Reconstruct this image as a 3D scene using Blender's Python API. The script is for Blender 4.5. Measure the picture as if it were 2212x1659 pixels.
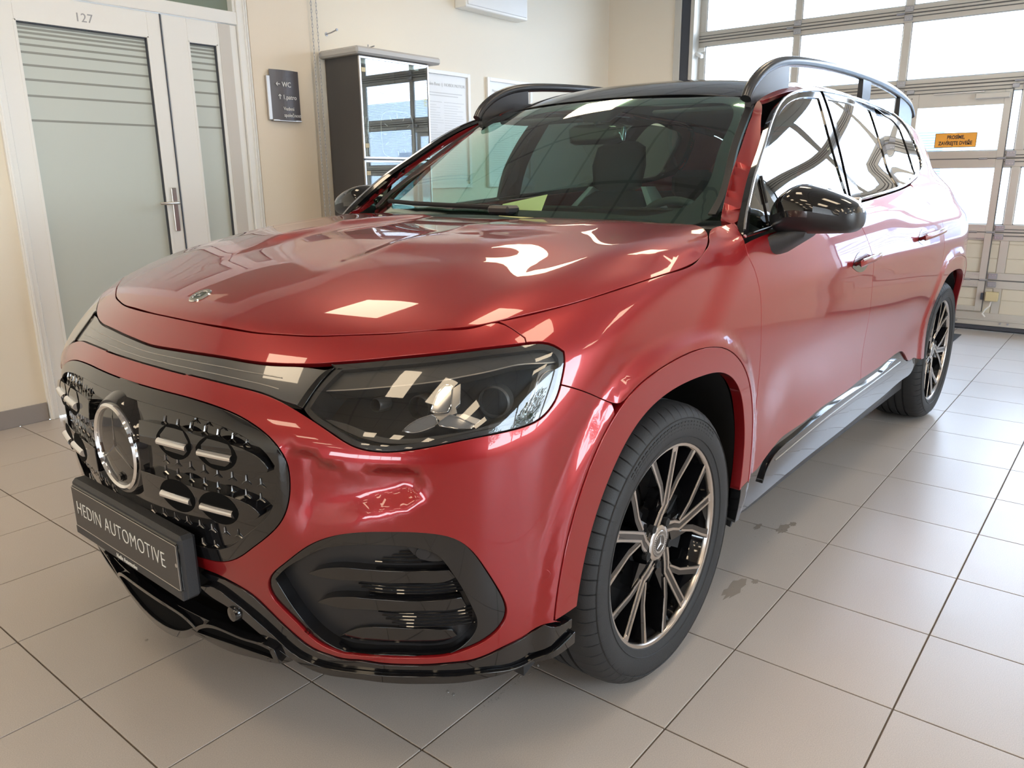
import bpy, math, random
import numpy as np
from mathutils import Vector, Matrix
from mathutils.geometry import delaunay_2d_cdt
for _o in list(bpy.data.objects): bpy.data.objects.remove(_o, do_unlink=True)
SC = bpy.context.scene
COL = SC.collection
random.seed(7)
# ------------------------------------------------------------------ camera
TILE = 0.4056                       # floor tile pitch in metres; world origin on a grout crossing
CAM = np.array([-3.56536, -1.74576, 3.12341]) * TILE
YAW_C, PITCH_C, ROLL_C, FPX = .677591, .259561, -.009616, 1677.69
_d = np.array([math.cos(PITCH_C)*math.cos(YAW_C), math.cos(PITCH_C)*math.sin(YAW_C), -math.sin(PITCH_C)])
_r = np.cross(_d, [0, 0, 1]); _r /= np.linalg.norm(_r); _u = np.cross(_r, _d)
_R = math.cos(ROLL_C)*_r + math.sin(ROLL_C)*_u
_U = math.cos(ROLL_C)*_u - math.sin(ROLL_C)*_r
cam = bpy.data.cameras.new('camera'); camo = bpy.data.objects.new('camera', cam); COL.objects.link(camo)
cam.sensor_fit = 'HORIZONTAL'; cam.sensor_width = 36.0; cam.lens = FPX/2212*36.0
cam.clip_start = .02; cam.clip_end = 300
camo.matrix_world = Matrix(((_R[0], _U[0], -_d[0], CAM[0]), (_R[1], _U[1], -_d[1], CAM[1]), (_R[2], _U[2], -_d[2], CAM[2]), (0, 0, 0, 1)))
SC.camera = camo
def in_view(P, m=0):
    v = np.asarray(P, float)-CAM; z = v@_d
    if z < .05: return False
    x = 1106+FPX*(v@_R)/z; y = 829.5-FPX*(v@_U)/z
    return -m < x < 2212+m and -m < y < 1659+m
# ------------------------------------------------------------------ exposure
vs = SC.view_settings
SC.display_settings.display_device = 'sRGB'
vs.view_transform = 'Standard'; vs.look = 'None'; vs.gamma = 1; vs.use_curve_mapping = False
vs.exposure = 0.30
SC.cycles.max_bounces = 10; SC.cycles.diffuse_bounces = 5; SC.cycles.glossy_bounces = 6
SC.cycles.transmission_bounces = 6; SC.cycles.transparent_max_bounces = 24
SC.cycles.caustics_reflective = False; SC.cycles.caustics_refractive = False
SC.cycles.sample_clamp_indirect = 6.0
SC.cycles.use_denoising = True
# ------------------------------------------------------------------ sky (bright, thinly overcast day)
W = bpy.data.worlds.new('sky'); SC.world = W; W.use_nodes = True
nt = W.node_tree; nt.nodes.clear()
_o = nt.nodes.new('ShaderNodeOutputWorld'); _b = nt.nodes.new('ShaderNodeBackground')
_tc = nt.nodes.new('ShaderNodeTexCoord'); _sx = nt.nodes.new('ShaderNodeSeparateXYZ'); _cr = nt.nodes.new('ShaderNodeValToRGB')
_cr.color_ramp.elements[0].position = 0.0; _cr.color_ramp.elements[0].color = (.93, .96, 1, 1)
_cr.color_ramp.elements[1].position = .8; _cr.color_ramp.elements[1].color = (.50, .72, 1, 1)
nt.links.new(_tc.outputs['Generated'], _sx.inputs[0]); nt.links.new(_sx.outputs['Z'], _cr.inputs[0])
nt.links.new(_cr.outputs[0], _b.inputs[0]); _b.inputs[1].default_value = 15.0
nt.links.new(_b.outputs[0], _o.inputs[0])
# ------------------------------------------------------------------ room measures
XB, XG = 5.858, 5.986              # back wall face, plane of the sectional door
YL = 3.859                          # left wall face
XF, YR, ZC_ = -13.0, -5.2, 3.35       # wall behind the camera, wall on the right, ceiling
GY0, GY1, GZ = -1.55, 2.93, 3.2     # sectional door opening
def portal(x, y, z, rx, ry, rz, sx, sy):
    l = bpy.data.lights.new('daylight_portal', 'AREA'); l.shape = 'RECTANGLE'; l.size = sx; l.size_y = sy
    l.cycles.is_portal = True
    o = bpy.data.objects.new('daylight_portal', l); COL.objects.link(o); o.location = (x, y, z)
    o.rotation_euler = (rx, ry, rz)
portal(6.15, (GY0+GY1)/2, 1.9, 0, math.radians(90), 0, 2.6, GY1-GY0)
portal(.75, YR-.05, 1.9, math.radians(90), 0, 0, 4.5, 2.1)
portal(XF-.05, -1.0, 1.75, 0, math.radians(-90), 0, 1.3, 8.0)
import numpy as np
class Spl:
    """natural cubic spline, linear extrapolation"""
    def __init__(s,x,y):
        x=np.array(x,float);y=np.array(y,float);n=len(x);h=np.diff(x)
        A=np.eye(n);b=np.zeros(n)
        for i in range(1,n-1):
            A[i,i-1]=h[i-1];A[i,i]=2*(h[i-1]+h[i]);A[i,i+1]=h[i]
            b[i]=6*((y[i+1]-y[i])/h[i]-(y[i]-y[i-1])/h[i-1])
        s.x,s.y,s.h,s.m=x,y,h,np.linalg.solve(A,b)
        m=s.m
        s.d0=(y[1]-y[0])/h[0]-h[0]*(2*m[0]+m[1])/6
        s.d1=(y[-1]-y[-2])/h[-1]+h[-1]*(m[-2]+2*m[-1])/6
    def __call__(s,t):
        t=np.asarray(t,float);i=np.clip(np.searchsorted(s.x,t)-1,0,len(s.x)-2)
        tc=np.clip(t,s.x[0],s.x[-1])
        h=s.h[i];a=(s.x[i+1]-tc)/h;b=(tc-s.x[i])/h
        r=a*s.y[i]+b*s.y[i+1]+((a**3-a)*s.m[i]+(b**3-b)*s.m[i+1])*h*h/6
        return r+np.minimum(t-s.x[0],0)*s.d0+np.maximum(t-s.x[-1],0)*s.d1
def sstep(a,b,t):
    t=np.clip((t-a)/(b-a),0,1);return t*t*t*(t*(6*t-15)+10)
def bump(t,c,r):
    d=np.clip(1-((t-c)/r)**2,0,1);return d*d*d
def smax(a,b,k):
    h=np.maximum(k-np.abs(a-b),0)/k
    return np.maximum(a,b)+h*h*k*0.25
# front + bonnet centre profile: xi(z)
FZ=[.15,.25,.35,.45,.55,.65,.74,.79,.83,.873,.915,.955,.985,1.010,1.035,1.062,1.085,1.110,1.128,1.143,1.150]
FX=[-.845,-.868,-.888,-.906,-.917,-.921,-.919,-.909,-.885,-.848,-.806,-.756,-.700,-.640,-.562,-.448,-.318,-.148,.058,.320,.520]
xf=Spl(FZ,FX)
PLAN=.31
WZ=[.10,.20,.30,.38,.46,.55,.65,.76,.86,.95,1.03,1.09,1.14,1.20,1.30,1.40,1.50,1.58,1.66,1.75]
WW=[.83,.862,.885,.893,.893,.893,.897,.902,.902,.896,.884,.870,.855,.833,.795,.750,.700,.652,.595,.52]
wp=Spl(WZ,WW)
def ws(x,z):
    taper=-.062*sstep(1.15,1.32,z)*sstep(1.0,3.1,x)-.03*sstep(1.02,1.15,z)*sstep(1.6,3.1,x)
    lower=1-sstep(1.02,1.2,z)
    hau=.014*sstep(1.7,2.6,x)*lower*sstep(.55,.8,z)
    tail=-.20*np.clip((x-2.95)/.9,0,1.3)**2
    nose=-.035*np.clip((-x-.15)/.6,0,1.5)**2
    return wp(z)+taper+hau+tail+nose
FA=Spl(np.radians([-100,-88,-75,-60,-45,-30,-15,0,15,25,35,45,55,65,75,84,95]),
 [.478,.481,.480,.490,.513,.522,.507,.503,.516,.526,.529,.523,.508,.489,.463,.442,.420])
AA=Spl(np.radians([-100,-88,-75,-60,-45,-30,-15,0,15,25,35,45,55,65,75,84,95]),
 [.412,.413,.407,.410,.425,.440,.437,.434,.447,.464,.474,.471,.455,.436,.409,.386,.36])
CA=Spl(np.radians([-100,-88,-75,-60,-45,-30,-15,0,15,25,35,45,55,65,75,84,95]),
 [.520,.522,.526,.545,.565,.572,.563,.553,.566,.577,.580,.573,.556,.540,.522,.497,.46])
ZC=.36
def arch_pol(x,z,c=0.,flip=1):
    dx=(x-c)*flip;dz=z-ZC
    return np.hypot(dx,dz),np.arctan2(dx,dz)
CT=Spl([-1.05,-.99,-.93,-.885,-.84,-.79,-.75,-.70],[.790,.776,.757,.742,.745,.751,.746,.735])
CB=Spl([-1.05,-.99,-.93,-.885,-.84,-.79,-.75,-.70],[.560,.575,.604,.630,.650,.668,.684,.700])
def relief(x,w,z):
    D=0.
    # wheel arch bulges
    for c,f in((0.,1),(2.889,-1)):
        r,t=arch_pol(x,z,c,f)
        t=np.clip(t,-1.75,1.66)
        m=sstep(CA(t)+.004,FA(t)-.002,r)*sstep(.0,.2,z)*sstep(.3,.6,w)*sstep(.9,.78,r)
        D=D+.020*m
    # bonnet crown and the two power domes
    front=sstep(.925,.985,z)
    D=D+.010*front*(1-np.clip(w/.74,0,1)**2)**2*(1-sstep(-.35,.3,x))
    D=D+.011*front*(sstep(.17,.27,w)-sstep(.47,.70,w))*sstep(-.62,-.25,x)*(1-sstep(.15,.5,x))
    # sculpted cheek between headlight, grille and lower intake
    u=-np.arctan2(-x,w)
    t=(z-CB(u))/np.maximum(CT(u)-CB(u),.004)
    D=D-.022*sstep(-.15,.72,t)*sstep(1.06,.90,t)*sstep(-1.03,-.96,u)*sstep(-.722,-.775,u)*(x<-.3)
    # doors: hollow above the sill, soft waistline
    D=D-.016*bump(z,.60,.20)*sstep(.45,.8,x)*(1-sstep(2.1,2.5,x))
    D=D+.006*bump(z,.955,.09)*sstep(.3,.9,x)
    return D
def G(x,w,z):
    w=np.abs(w)
    e=1e-3
    sl=(xf(z+e)-xf(z-e))/(2*e)
    g1=(xf(z)+PLAN*w*w-x)/np.sqrt(1+sl*sl+(2*PLAN*w)**2)
    g2=w-ws(x,z)
    k=.13+.07*sstep(.2,-.5,x)
    g3=x-(3.80-.12*w*w-.25*np.clip(z-.9,0,1)**1.5)
    return smax(smax(g1,g2,k),g3,.15)-relief(x,w,z)
# greenhouse
xw=Spl([1.05,1.14,1.25,1.35,1.45,1.54,1.60],[.165,.300,.470,.628,.790,.940,1.045])
zr=Spl([.8,1.0,1.2,1.5,2.0,2.5,3.0,3.4,3.7],[1.530,1.587,1.622,1.650,1.662,1.648,1.610,1.550,1.48])
def GU(x,w,z):
    w=np.abs(w);e=1e-3
    sl=(xw(z+e)-xw(z-e))/(2*e)
    we=.728-.38*(z-1.16)
    ex=w-we;ex=.5*(ex+np.sqrt(ex*ex+.0006))   # soft ramp past the glass edge: the pillar turns back forward
    wi=w-ex
    a=(xw(z)+.335*wi*wi-.40*ex-x)/np.sqrt(1+sl*sl)
    b=w-ws(x,z)
    c=z-(zr(x)-.085*w*w-.20*w**4)
    d=(x-(3.66-.10*w*w-.42*(z-1.1)))/1.09
    return smax(smax(smax(a,c,.10),b,.07),d,.12)
def bis(f,lo,hi,n=44):
    lo=np.array(lo,float);hi=np.array(hi,float)
    for _ in range(n):
        m=.5*(lo+hi);s=f(m)<0
        lo=np.where(s,m,lo);hi=np.where(s,hi,m)
    return .5*(lo+hi)
def udir(u):
    """belt parameter -> (x0,w0,dx,dw) of the horizontal ray"""
    u=np.asarray(u,float)
    ph=np.clip(-u,0,np.pi)
    far=u<-np.pi
    x0=np.where(u>0,u,np.where(far,-np.pi-u,0.))
    return x0,0*u,-np.sin(ph),np.cos(ph)
def belt(u,z,Gf=G):
    x0,w0,dx,dw=udir(u);z=np.asarray(z,float)
    t=bis(lambda t:Gf(x0+dx*t,w0+dw*t,z),0*z+.15,0*z+1.6)
    return np.stack([x0+dx*t,w0+dw*t,z],-1)
def top(x,w,Gf=G,lo=.7,hi=1.9):
    x=np.asarray(x,float);w=np.asarray(w,float)
    z=bis(lambda z:Gf(x,w,z),0*x+lo,0*x+hi)
    return np.stack([x,w,z],-1)

def smin(a,b,k): return -smax(-a,-b,k)
def GF(x,w,z): return smin(G(x,w,z),GU(x,w,z),.05)
def normal(P,Gf,e=4e-4):
    x,w,z=P[:,0],P[:,1],P[:,2]
    n=np.stack([Gf(x+e,w,z)-Gf(x-e,w,z),Gf(x,w+e,z)-Gf(x,w-e,z),Gf(x,w,z+e)-Gf(x,w,z-e)],-1)
    return n/np.linalg.norm(n,axis=1,keepdims=True)
B={'hood':[(-0.6638,-0.562),(-0.6779,-0.5279),(-0.6934,-0.4803),(-0.7149,-0.3962),(-0.7329,-0.3039),(-0.7486,-0.2001),(-0.7583,-0.0823),(-0.7603,0.0121),(-0.7571,0.0946),(-0.729,0.3199),(-0.7172,0.3637),(-0.7036,0.4101),(-0.6968,0.431),(-0.6567,0.522),(-0.6134,0.6047),(-0.565,0.679),(-0.5064,0.7423),(-0.478,0.7581),(-0.3495,0.8106),(-0.1907,0.8449),(0.0181,0.8666),(0.1416,0.8657),(0.2227,0.8517),(0.2946,0.8202),(0.3623,0.7775),(0.4042,0.7421)],'hood_u':[(-2.2734,0.9522),(-2.2324,0.9506),(-2.1765,0.9506),(-2.0769,0.9527),(-1.9638,0.9558),(-1.832,0.958),(-1.6789,0.9599),(-1.5549,0.9603),(-1.4465,0.9603),(-1.1573,0.9563),(-1.1015,0.9577),(-1.043,0.9587),(-1.0169,0.9593),(-0.8992,0.9664),(-0.7925,0.973),(-0.694,0.9815),(-0.5987,0.9886),(-0.5625,0.9937),(-0.4071,1.0101),(-0.222,1.0298),(0.0181,1.0499),(0.1416,1.0634),(0.2227,1.0888),(0.2946,1.1113),(0.3623,1.1306),(0.4042,1.1386)],'bandtop':[(-2.1552,0.8969),(-2.0507,0.8995),(-1.9232,0.902),(-1.8018,0.9035),(-1.6801,0.904),(-1.5822,0.9054),(-1.4815,0.9068),(-1.4081,0.9082),(-1.4082,0.9108),(-1.3252,0.9099),(-1.2293,0.9099),(-1.1433,0.9085),(-1.0681,0.91),(-1.0167,0.9127),(-0.9511,0.918),(-0.9374,0.9197),(-0.8596,0.9281),(-0.7868,0.9369),(-0.7267,0.9437),(-0.6596,0.9498),(-0.5912,0.9543),(-0.5192,0.9563),(-0.4739,0.9546),(-0.4533,0.947),(-0.4383,0.9348),(-0.4386,0.9225),(-0.4485,0.8986),(-0.4591,0.8748),(-0.4744,0.8479),(-0.4927,0.8321),(-0.5097,0.8213),(-0.5481,0.812),(-0.6159,0.8079),(-0.6776,0.8028),(-0.7364,0.7945),(-0.7647,0.7905),(-0.8033,0.786),(-0.8323,0.7861),(-0.8681,0.7912),(-0.9006,0.8049),(-0.9326,0.8188),(-0.9672,0.8324),(-0.99,0.8423)],'bandlow':[(-2.1168,0.8518),(-2.0444,0.8588),(-1.907,0.8644),(-1.7451,0.8693),(-1.6194,0.8715),(-1.5128,0.8713),(-1.4209,0.8703),(-1.3406,0.8692),(-1.3507,0.8703),(-1.2548,0.8684),(-1.1697,0.865),(-1.112,0.862),(-1.0753,0.8583),(-1.0397,0.852),(-1.0061,0.8451),(-0.9825,0.841)],'grille':[(-2.1995,0.7964),(-1.9795,0.8197),(-1.7936,0.8296),(-1.657,0.8323),(-1.5485,0.8337),(-1.4558,0.8336),(-1.3121,0.8335),(-1.2455,0.8315),(-1.1838,0.8274),(-1.1362,0.8233),(-1.1074,0.8156),(-1.08,0.8066),(-1.0546,0.7983),(-1.1157,0.8183),(-1.086,0.8087),(-1.0494,0.7951),(-1.0239,0.7787),(-1.0125,0.7617),(-1.0087,0.7434),(-1.009,0.7167),(-1.0127,0.6758),(-1.0127,0.6749),(-1.0174,0.6537),(-1.0315,0.6233),(-1.0563,0.5941),(-1.1056,0.553),(-1.1487,0.5203),(-1.1831,0.4979),(-1.2168,0.4873),(-1.2504,0.4831),(-1.2961,0.4832)],'vent':[(-0.9089,0.6119),(-0.9397,0.5986),(-0.9674,0.583),(-1.0003,0.5582),(-1.0366,0.5268),(-1.0721,0.4956),(-1.0864,0.4762),(-1.0902,0.4622),(-1.0885,0.4409),(-1.0761,0.4235),(-1.0509,0.4006),(-1.0219,0.373),(-1.0001,0.3487),(-1.0156,0.3654),(-0.9937,0.3462),(-0.963,0.3328),(-0.9318,0.3284),(-0.8857,0.333),(-0.8144,0.3432),(-0.7344,0.3486),(-0.7136,0.3501),(-0.6878,0.3564),(-0.6484,0.369),(-0.6215,0.3834),(-0.6036,0.3991),(-0.5938,0.4149),(-0.591,0.4311),(-0.5998,0.4651),(-0.6175,0.503),(-0.6371,0.5416),(-0.6621,0.5842),(-0.6803,0.6042),(-0.6981,0.6164),(-0.7217,0.6243),(-0.7569,0.6303),(-0.8164,0.6302),(-0.8284,0.6295),(-0.8799,0.6206)],'redlow':[(-1.2843,0.4543),(-1.2164,0.4499),(-1.168,0.4385),(-1.1409,0.4293),(-1.1134,0.4096),(-1.0782,0.3784),(-1.04,0.3476),(-1.0091,0.3272),(-0.9851,0.3192),(-0.9653,0.3177),(-0.9338,0.3134),(-0.8946,0.3201),(-0.8433,0.3237),(-0.7886,0.3289),(-0.7349,0.3314),(-0.7074,0.3333),(-0.6682,0.3327),(-0.6347,0.3388),(-0.5957,0.3509),(-0.5328,0.3669),(-0.5107,0.3813),(-0.457,0.3881)],'splitlow':[(-1.944,0.1561),(-1.7091,0.2163),(-1.5791,0.2383),(-1.4636,0.2497),(-1.3412,0.2485),(-1.2426,0.2483),(-1.1488,0.2595),(-1.0858,0.2677),(-1.0391,0.2742),(-1.0436,0.2695),(-1.0077,0.2687),(-0.966,0.2714),(-0.907,0.2785),(-0.8538,0.2843),(-0.8043,0.2887),(-0.7359,0.2925),(-0.7146,0.2915),(-0.6747,0.2906),(-0.6338,0.291),(-0.5906,0.2915),(-0.568,0.2936),(-0.5444,0.2962),(-0.5041,0.3171),(-0.4622,0.3206)],'seamfb':[(-0.4573,0.8758),(-0.4184,0.8597),(-0.3562,0.8303),(-0.3181,0.8123),(-0.3441,0.7947),(-0.378,0.7576),(-0.4058,0.7202),(-0.4353,0.6685),(-0.4624,0.6002),(-0.484,0.5271),(-0.4997,0.4504),(-0.5099,0.3875)],'seamhh':[(-0.5622,0.9937),(-0.5358,0.9798),(-0.5185,0.9645),(-0.5092,0.9555)],'doorA':[(0.4111,1.1034),(0.3991,1.0904),(0.3906,1.0719),(0.3985,1.0503),(0.4204,1.0236),(0.4352,0.9917),(0.4431,0.9711),(0.4568,0.867),(0.4626,0.8091),(0.4694,0.7301),(0.4776,0.6383),(0.4509,0.5437),(0.4507,0.539),(0.4295,0.4323)],'doorB':[(1.3757,1.113),(1.4112,1.064),(1.4452,1.0283),(1.468,0.9928),(1.498,0.966),(1.4918,0.9144),(1.4884,0.8519),(1.5038,0.784),(1.5234,0.5919),(1.5338,0.5147),(1.5223,0.5062)],'doorC':[(2.3769,1.1758),(2.4392,1.1444),(2.5642,1.1071),(2.5975,1.0844),(2.5366,1.044),(2.543,0.9821),(2.5834,0.9357),(2.5912,0.8908),(2.4928,0.8359),(2.4061,0.7661),(2.3806,0.6711),(2.38,0.5376),(2.2931,0.4398)],'silltop':[(0.3373,0.4214),(0.3899,0.4271),(0.4406,0.4268),(0.5281,0.409),(0.556,0.4201),(0.5996,0.4356),(0.6511,0.4495),(0.7058,0.461),(0.7792,0.4641),(0.9659,0.4683),(1.0513,0.4752),(1.2997,0.4765),(1.5412,0.4812),(1.8636,0.4888),(2.1042,0.4961),(2.1476,0.4902),(2.1909,0.4657),(2.2423,0.4298),(2.3504,0.4261),(2.4078,0.4245)],'sillbot':[(0.3121,0.3139),(0.5151,0.286),(0.6646,0.2923),(0.8268,0.3022),(1.1426,0.3095),(1.4568,0.3145),(1.1791,0.3085),(1.4695,0.3096),(1.7244,0.3308),(1.9558,0.3229),(2.1024,0.3381),(2.3875,0.3311),(2.4174,0.3523)],'ws':[(0.7147,1.1351),(0.7389,1.1594),(0.7344,1.2),(0.6704,1.3476),(0.6356,1.433),(0.5902,1.5221),(0.5589,1.5198),(0.1602,1.5437),(-0.1784,1.5401),(-0.5798,1.4241),(-0.5865,1.2878),(-0.5551,1.1554),(-0.1434,1.1504),(0.2397,1.1414),(0.5855,1.1391)],'fender_tip':[(0.5244,1.1904),(0.5051,1.1767),(0.499,1.1645),(0.5489,1.2001),(0.4821,1.1609)],'apillar':[(0.5489,1.2001),(0.7581,1.3479),(0.8933,1.4334),(1.0673,1.5228)],'dlo':[(0.7299,1.3523),(0.8186,1.4063),(0.9339,1.4684),(1.0213,1.5013),(1.1293,1.53),(1.2679,1.5551),(1.4003,1.5673),(1.6116,1.5777),(2.1781,1.5897),(1.9373,1.5798),(2.268,1.5854),(2.603,1.5777),(2.7882,1.5595),(2.921,1.5282),(2.97,1.4834),(2.9723,1.4311),(2.9786,1.3624),(2.9781,1.3073),(2.7861,1.268),(2.6624,1.2484),(2.369,1.2211),(1.9715,1.1977),(1.4928,1.173),(0.6196,1.1169),(0.5109,1.1099),(0.4162,1.1031),(0.4256,1.1255),(0.4551,1.1595),(0.5177,1.2114),(0.5875,1.2655)],'tri':[(0.63,1.2653),(0.6299,1.2314),(0.615,1.1904),(0.5807,1.1171)],'vent_in':[(-1.0713,0.4785),(-1.0397,0.5111),(-0.991,0.5455),(-0.9422,0.5752),(-0.9039,0.5871),(-0.8064,0.5998),(-0.7823,0.5984),(-0.7439,0.5907),(-0.7272,0.5825),(-0.706,0.5532),(-0.6892,0.5218),(-0.6721,0.4833),(-0.6557,0.4405),(-0.6492,0.4173),(-0.652,0.402),(-0.6654,0.3804),(-0.6731,0.3726),(-0.693,0.3564),(-0.7128,0.3492),(-0.7749,0.3474),(-0.8654,0.3368),(-0.9349,0.3302),(-0.9519,0.3349)],'beamU':[(-1.3631,0.7755),(-1.3033,0.774),(-1.2178,0.7708),(-1.1419,0.7661),(-1.09,0.76),(-1.0657,0.7528),(-1.0486,0.7432),(-1.0422,0.7335),(-1.0451,0.7264),(-1.0596,0.7237),(-1.0927,0.7215),(-1.1359,0.7218),(-1.201,0.722),(-1.2618,0.7248),(-1.3527,0.7282)],'beamL':[(-1.3657,0.6603),(-1.2723,0.6605),(-1.1905,0.6595),(-1.1262,0.6566),(-1.0926,0.6496),(-1.0783,0.6436),(-1.0728,0.6345),(-1.0716,0.631),(-1.0811,0.6221),(-1.1058,0.6161),(-1.1422,0.6106),(-1.22,0.6056),(-1.2956,0.6035),(-1.3813,0.6004)],'bar0':[(-1.343,0.754),(-1.2581,0.7532),(-1.2511,0.7488),(-1.2534,0.7345),(-1.3519,0.7366),(-1.356,0.7438)],'bar1':[(-1.2117,0.7507),(-1.127,0.7497),(-1.1221,0.7464),(-1.1241,0.732),(-1.2191,0.733),(-1.2233,0.7407)],'bar2':[(-1.347,0.6374),(-1.2627,0.6387),(-1.2563,0.6341),(-1.2606,0.6182),(-1.3601,0.6193),(-1.3634,0.6255)],'bar3':[(-1.2162,0.6349),(-1.1371,0.6358),(-1.1315,0.6318),(-1.1346,0.6174),(-1.228,0.6151),(-1.2313,0.6242)],'stars':[(-1.3703,0.78),(-1.3224,0.7791),(-1.2767,0.7786),(-1.2308,0.778),(-1.1915,0.7766),(-1.1487,0.7742),(-1.11,0.7713),(-1.2227,0.7973),(-1.1777,0.7945),(-1.1349,0.7885),(-1.2643,0.798),(-1.3719,0.6932),(-1.3265,0.6946),(-1.2822,0.6934),(-1.2382,0.6936),(-1.197,0.6925),(-1.1551,0.6921),(-1.1165,0.6912),(-1.0789,0.69),(-1.3763,0.6673),(-1.3305,0.6683),(-1.2847,0.6669),(-1.2408,0.6652),(-1.1994,0.6636),(-1.1584,0.662),(-1.1205,0.6605),(-1.0827,0.6581),(-1.4651,0.5556),(-1.4137,0.5595),(-1.3671,0.5605),(-1.3213,0.5612),(-1.2772,0.5621),(-1.2373,0.5612),(-1.1971,0.5619),(-1.1576,0.5646),(-1.279,0.518),(-1.237,0.5229)],'hl_div':[(-0.9241,0.9133),(-0.9463,0.8948),(-0.9638,0.8723),(-0.9748,0.8555),(-0.9811,0.8443)],'hl_divL':[(-0.9382,0.9113),(-0.9598,0.896),(-0.9799,0.8722),(-0.9962,0.8473)],'hl_trim':[(-0.9449,0.8804),(-0.8749,0.8875),(-0.8021,0.8965),(-0.6916,0.9093),(-0.6615,0.9133),(-0.6067,0.9192),(-0.5293,0.9263),(-0.4811,0.9214),(-0.4518,0.9195)],'hl_trim_top':[(-0.9063,0.9034),(-0.8309,0.9151),(-0.6899,0.9319),(-0.6449,0.9411),(-0.5607,0.9455),(-0.4705,0.9436),(-0.4491,0.9357)],'star_up':[(-0.7266,0.8592),(-0.7124,0.8894),(-0.7009,0.8991),(-0.6966,0.9024),(-0.6846,0.9023),(-0.6816,0.9001),(-0.6869,0.8661),(-0.6936,0.8575),(-0.7216,0.8575)],'star_upR':[(-0.6809,0.8986),(-0.6644,0.9066),(-0.6685,0.8717),(-0.6778,0.8654),(-0.675,0.8552),(-0.6931,0.8553),(-0.6863,0.8645)],'star_l':[(-0.7813,0.8254),(-0.7703,0.8353),(-0.7238,0.8537),(-0.7166,0.8493),(-0.7136,0.8383),(-0.719,0.8341),(-0.7656,0.8235)],'star_r':[(-0.7142,0.8384),(-0.7062,0.8436),(-0.6903,0.8519),(-0.6792,0.8482),(-0.6453,0.8314),(-0.6432,0.8266),(-0.6514,0.8228),(-0.6715,0.8254),(-0.7108,0.8339)],'star_rR':[(-0.6753,0.853),(-0.6598,0.8523),(-0.6275,0.8374),(-0.6388,0.8315),(-0.6786,0.8465)],'star_c':[(-0.7228,0.8569),(-0.6755,0.8557),(-0.6757,0.854),(-0.6901,0.8513),(-0.7086,0.843),(-0.7168,0.8508)],'proj1':[(-0.8589,0.8805),(-0.8327,0.8821),(-0.8316,0.8694),(-0.8551,0.869)],'proj2':[(-0.7743,0.8841),(-0.7336,0.8853),(-0.7325,0.8625),(-0.7692,0.8598)],'proj3':[(-0.6176,0.891),(-0.5747,0.8894),(-0.5651,0.8779),(-0.5707,0.846),(-0.6022,0.8479),(-0.6229,0.8589)],'side_lamp':[(-0.494,0.906),(-0.4589,0.917),(-0.4412,0.9124),(-0.4525,0.869),(-0.4813,0.835),(-0.5237,0.8194),(-0.5484,0.8271),(-0.525,0.8544)],'finU':[(-0.9891,0.5062),(-0.9737,0.5155),(-0.8822,0.5371),(-0.8353,0.5394),(-0.7603,0.5411),(-0.7024,0.5399),(-0.6915,0.5238),(-0.6991,0.5189),(-0.7489,0.5165),(-0.8244,0.5136),(-0.8637,0.5124),(-0.9432,0.5029),(-0.9675,0.5035)],'finL':[(-0.9764,0.4394),(-0.964,0.448),(-0.9029,0.4667),(-0.8398,0.4727),(-0.7379,0.4737),(-0.6809,0.4759),(-0.6709,0.4559),(-0.6774,0.4539),(-0.7385,0.453),(-0.8285,0.4488),(-0.8693,0.4452),(-0.9409,0.4357),(-0.9561,0.4373)],'railline':[(-1.334,0.4211),(-1.2678,0.4291),(-1.2063,0.4143),(-1.1528,0.3865),(-1.0874,0.3399),(-1.031,0.3046),(-1.0365,0.3034),(-1.0029,0.2945),(-0.9529,0.2918),(-0.9048,0.2966),(-0.8449,0.3046),(-0.7354,0.3121),(-0.6881,0.309),(-0.6341,0.3064),(-0.5774,0.2973)],'scoop1':[(-1.7999,0.2871),(-1.718,0.3173),(-1.4989,0.3299),(-1.4962,0.3212),(-1.5162,0.2986),(-1.5553,0.2637),(-1.585,0.2598)],'scoop2':[(-1.3872,0.2689),(-1.3204,0.3119),(-1.2936,0.3215),(-1.1634,0.3212),(-1.1129,0.3235),(-1.0861,0.3167),(-1.0775,0.2821),(-1.1134,0.2842)],'seat_ref':[(-0.1939,1.3163),(-0.0032,1.3195),(-0.0587,1.2078)]}
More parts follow.
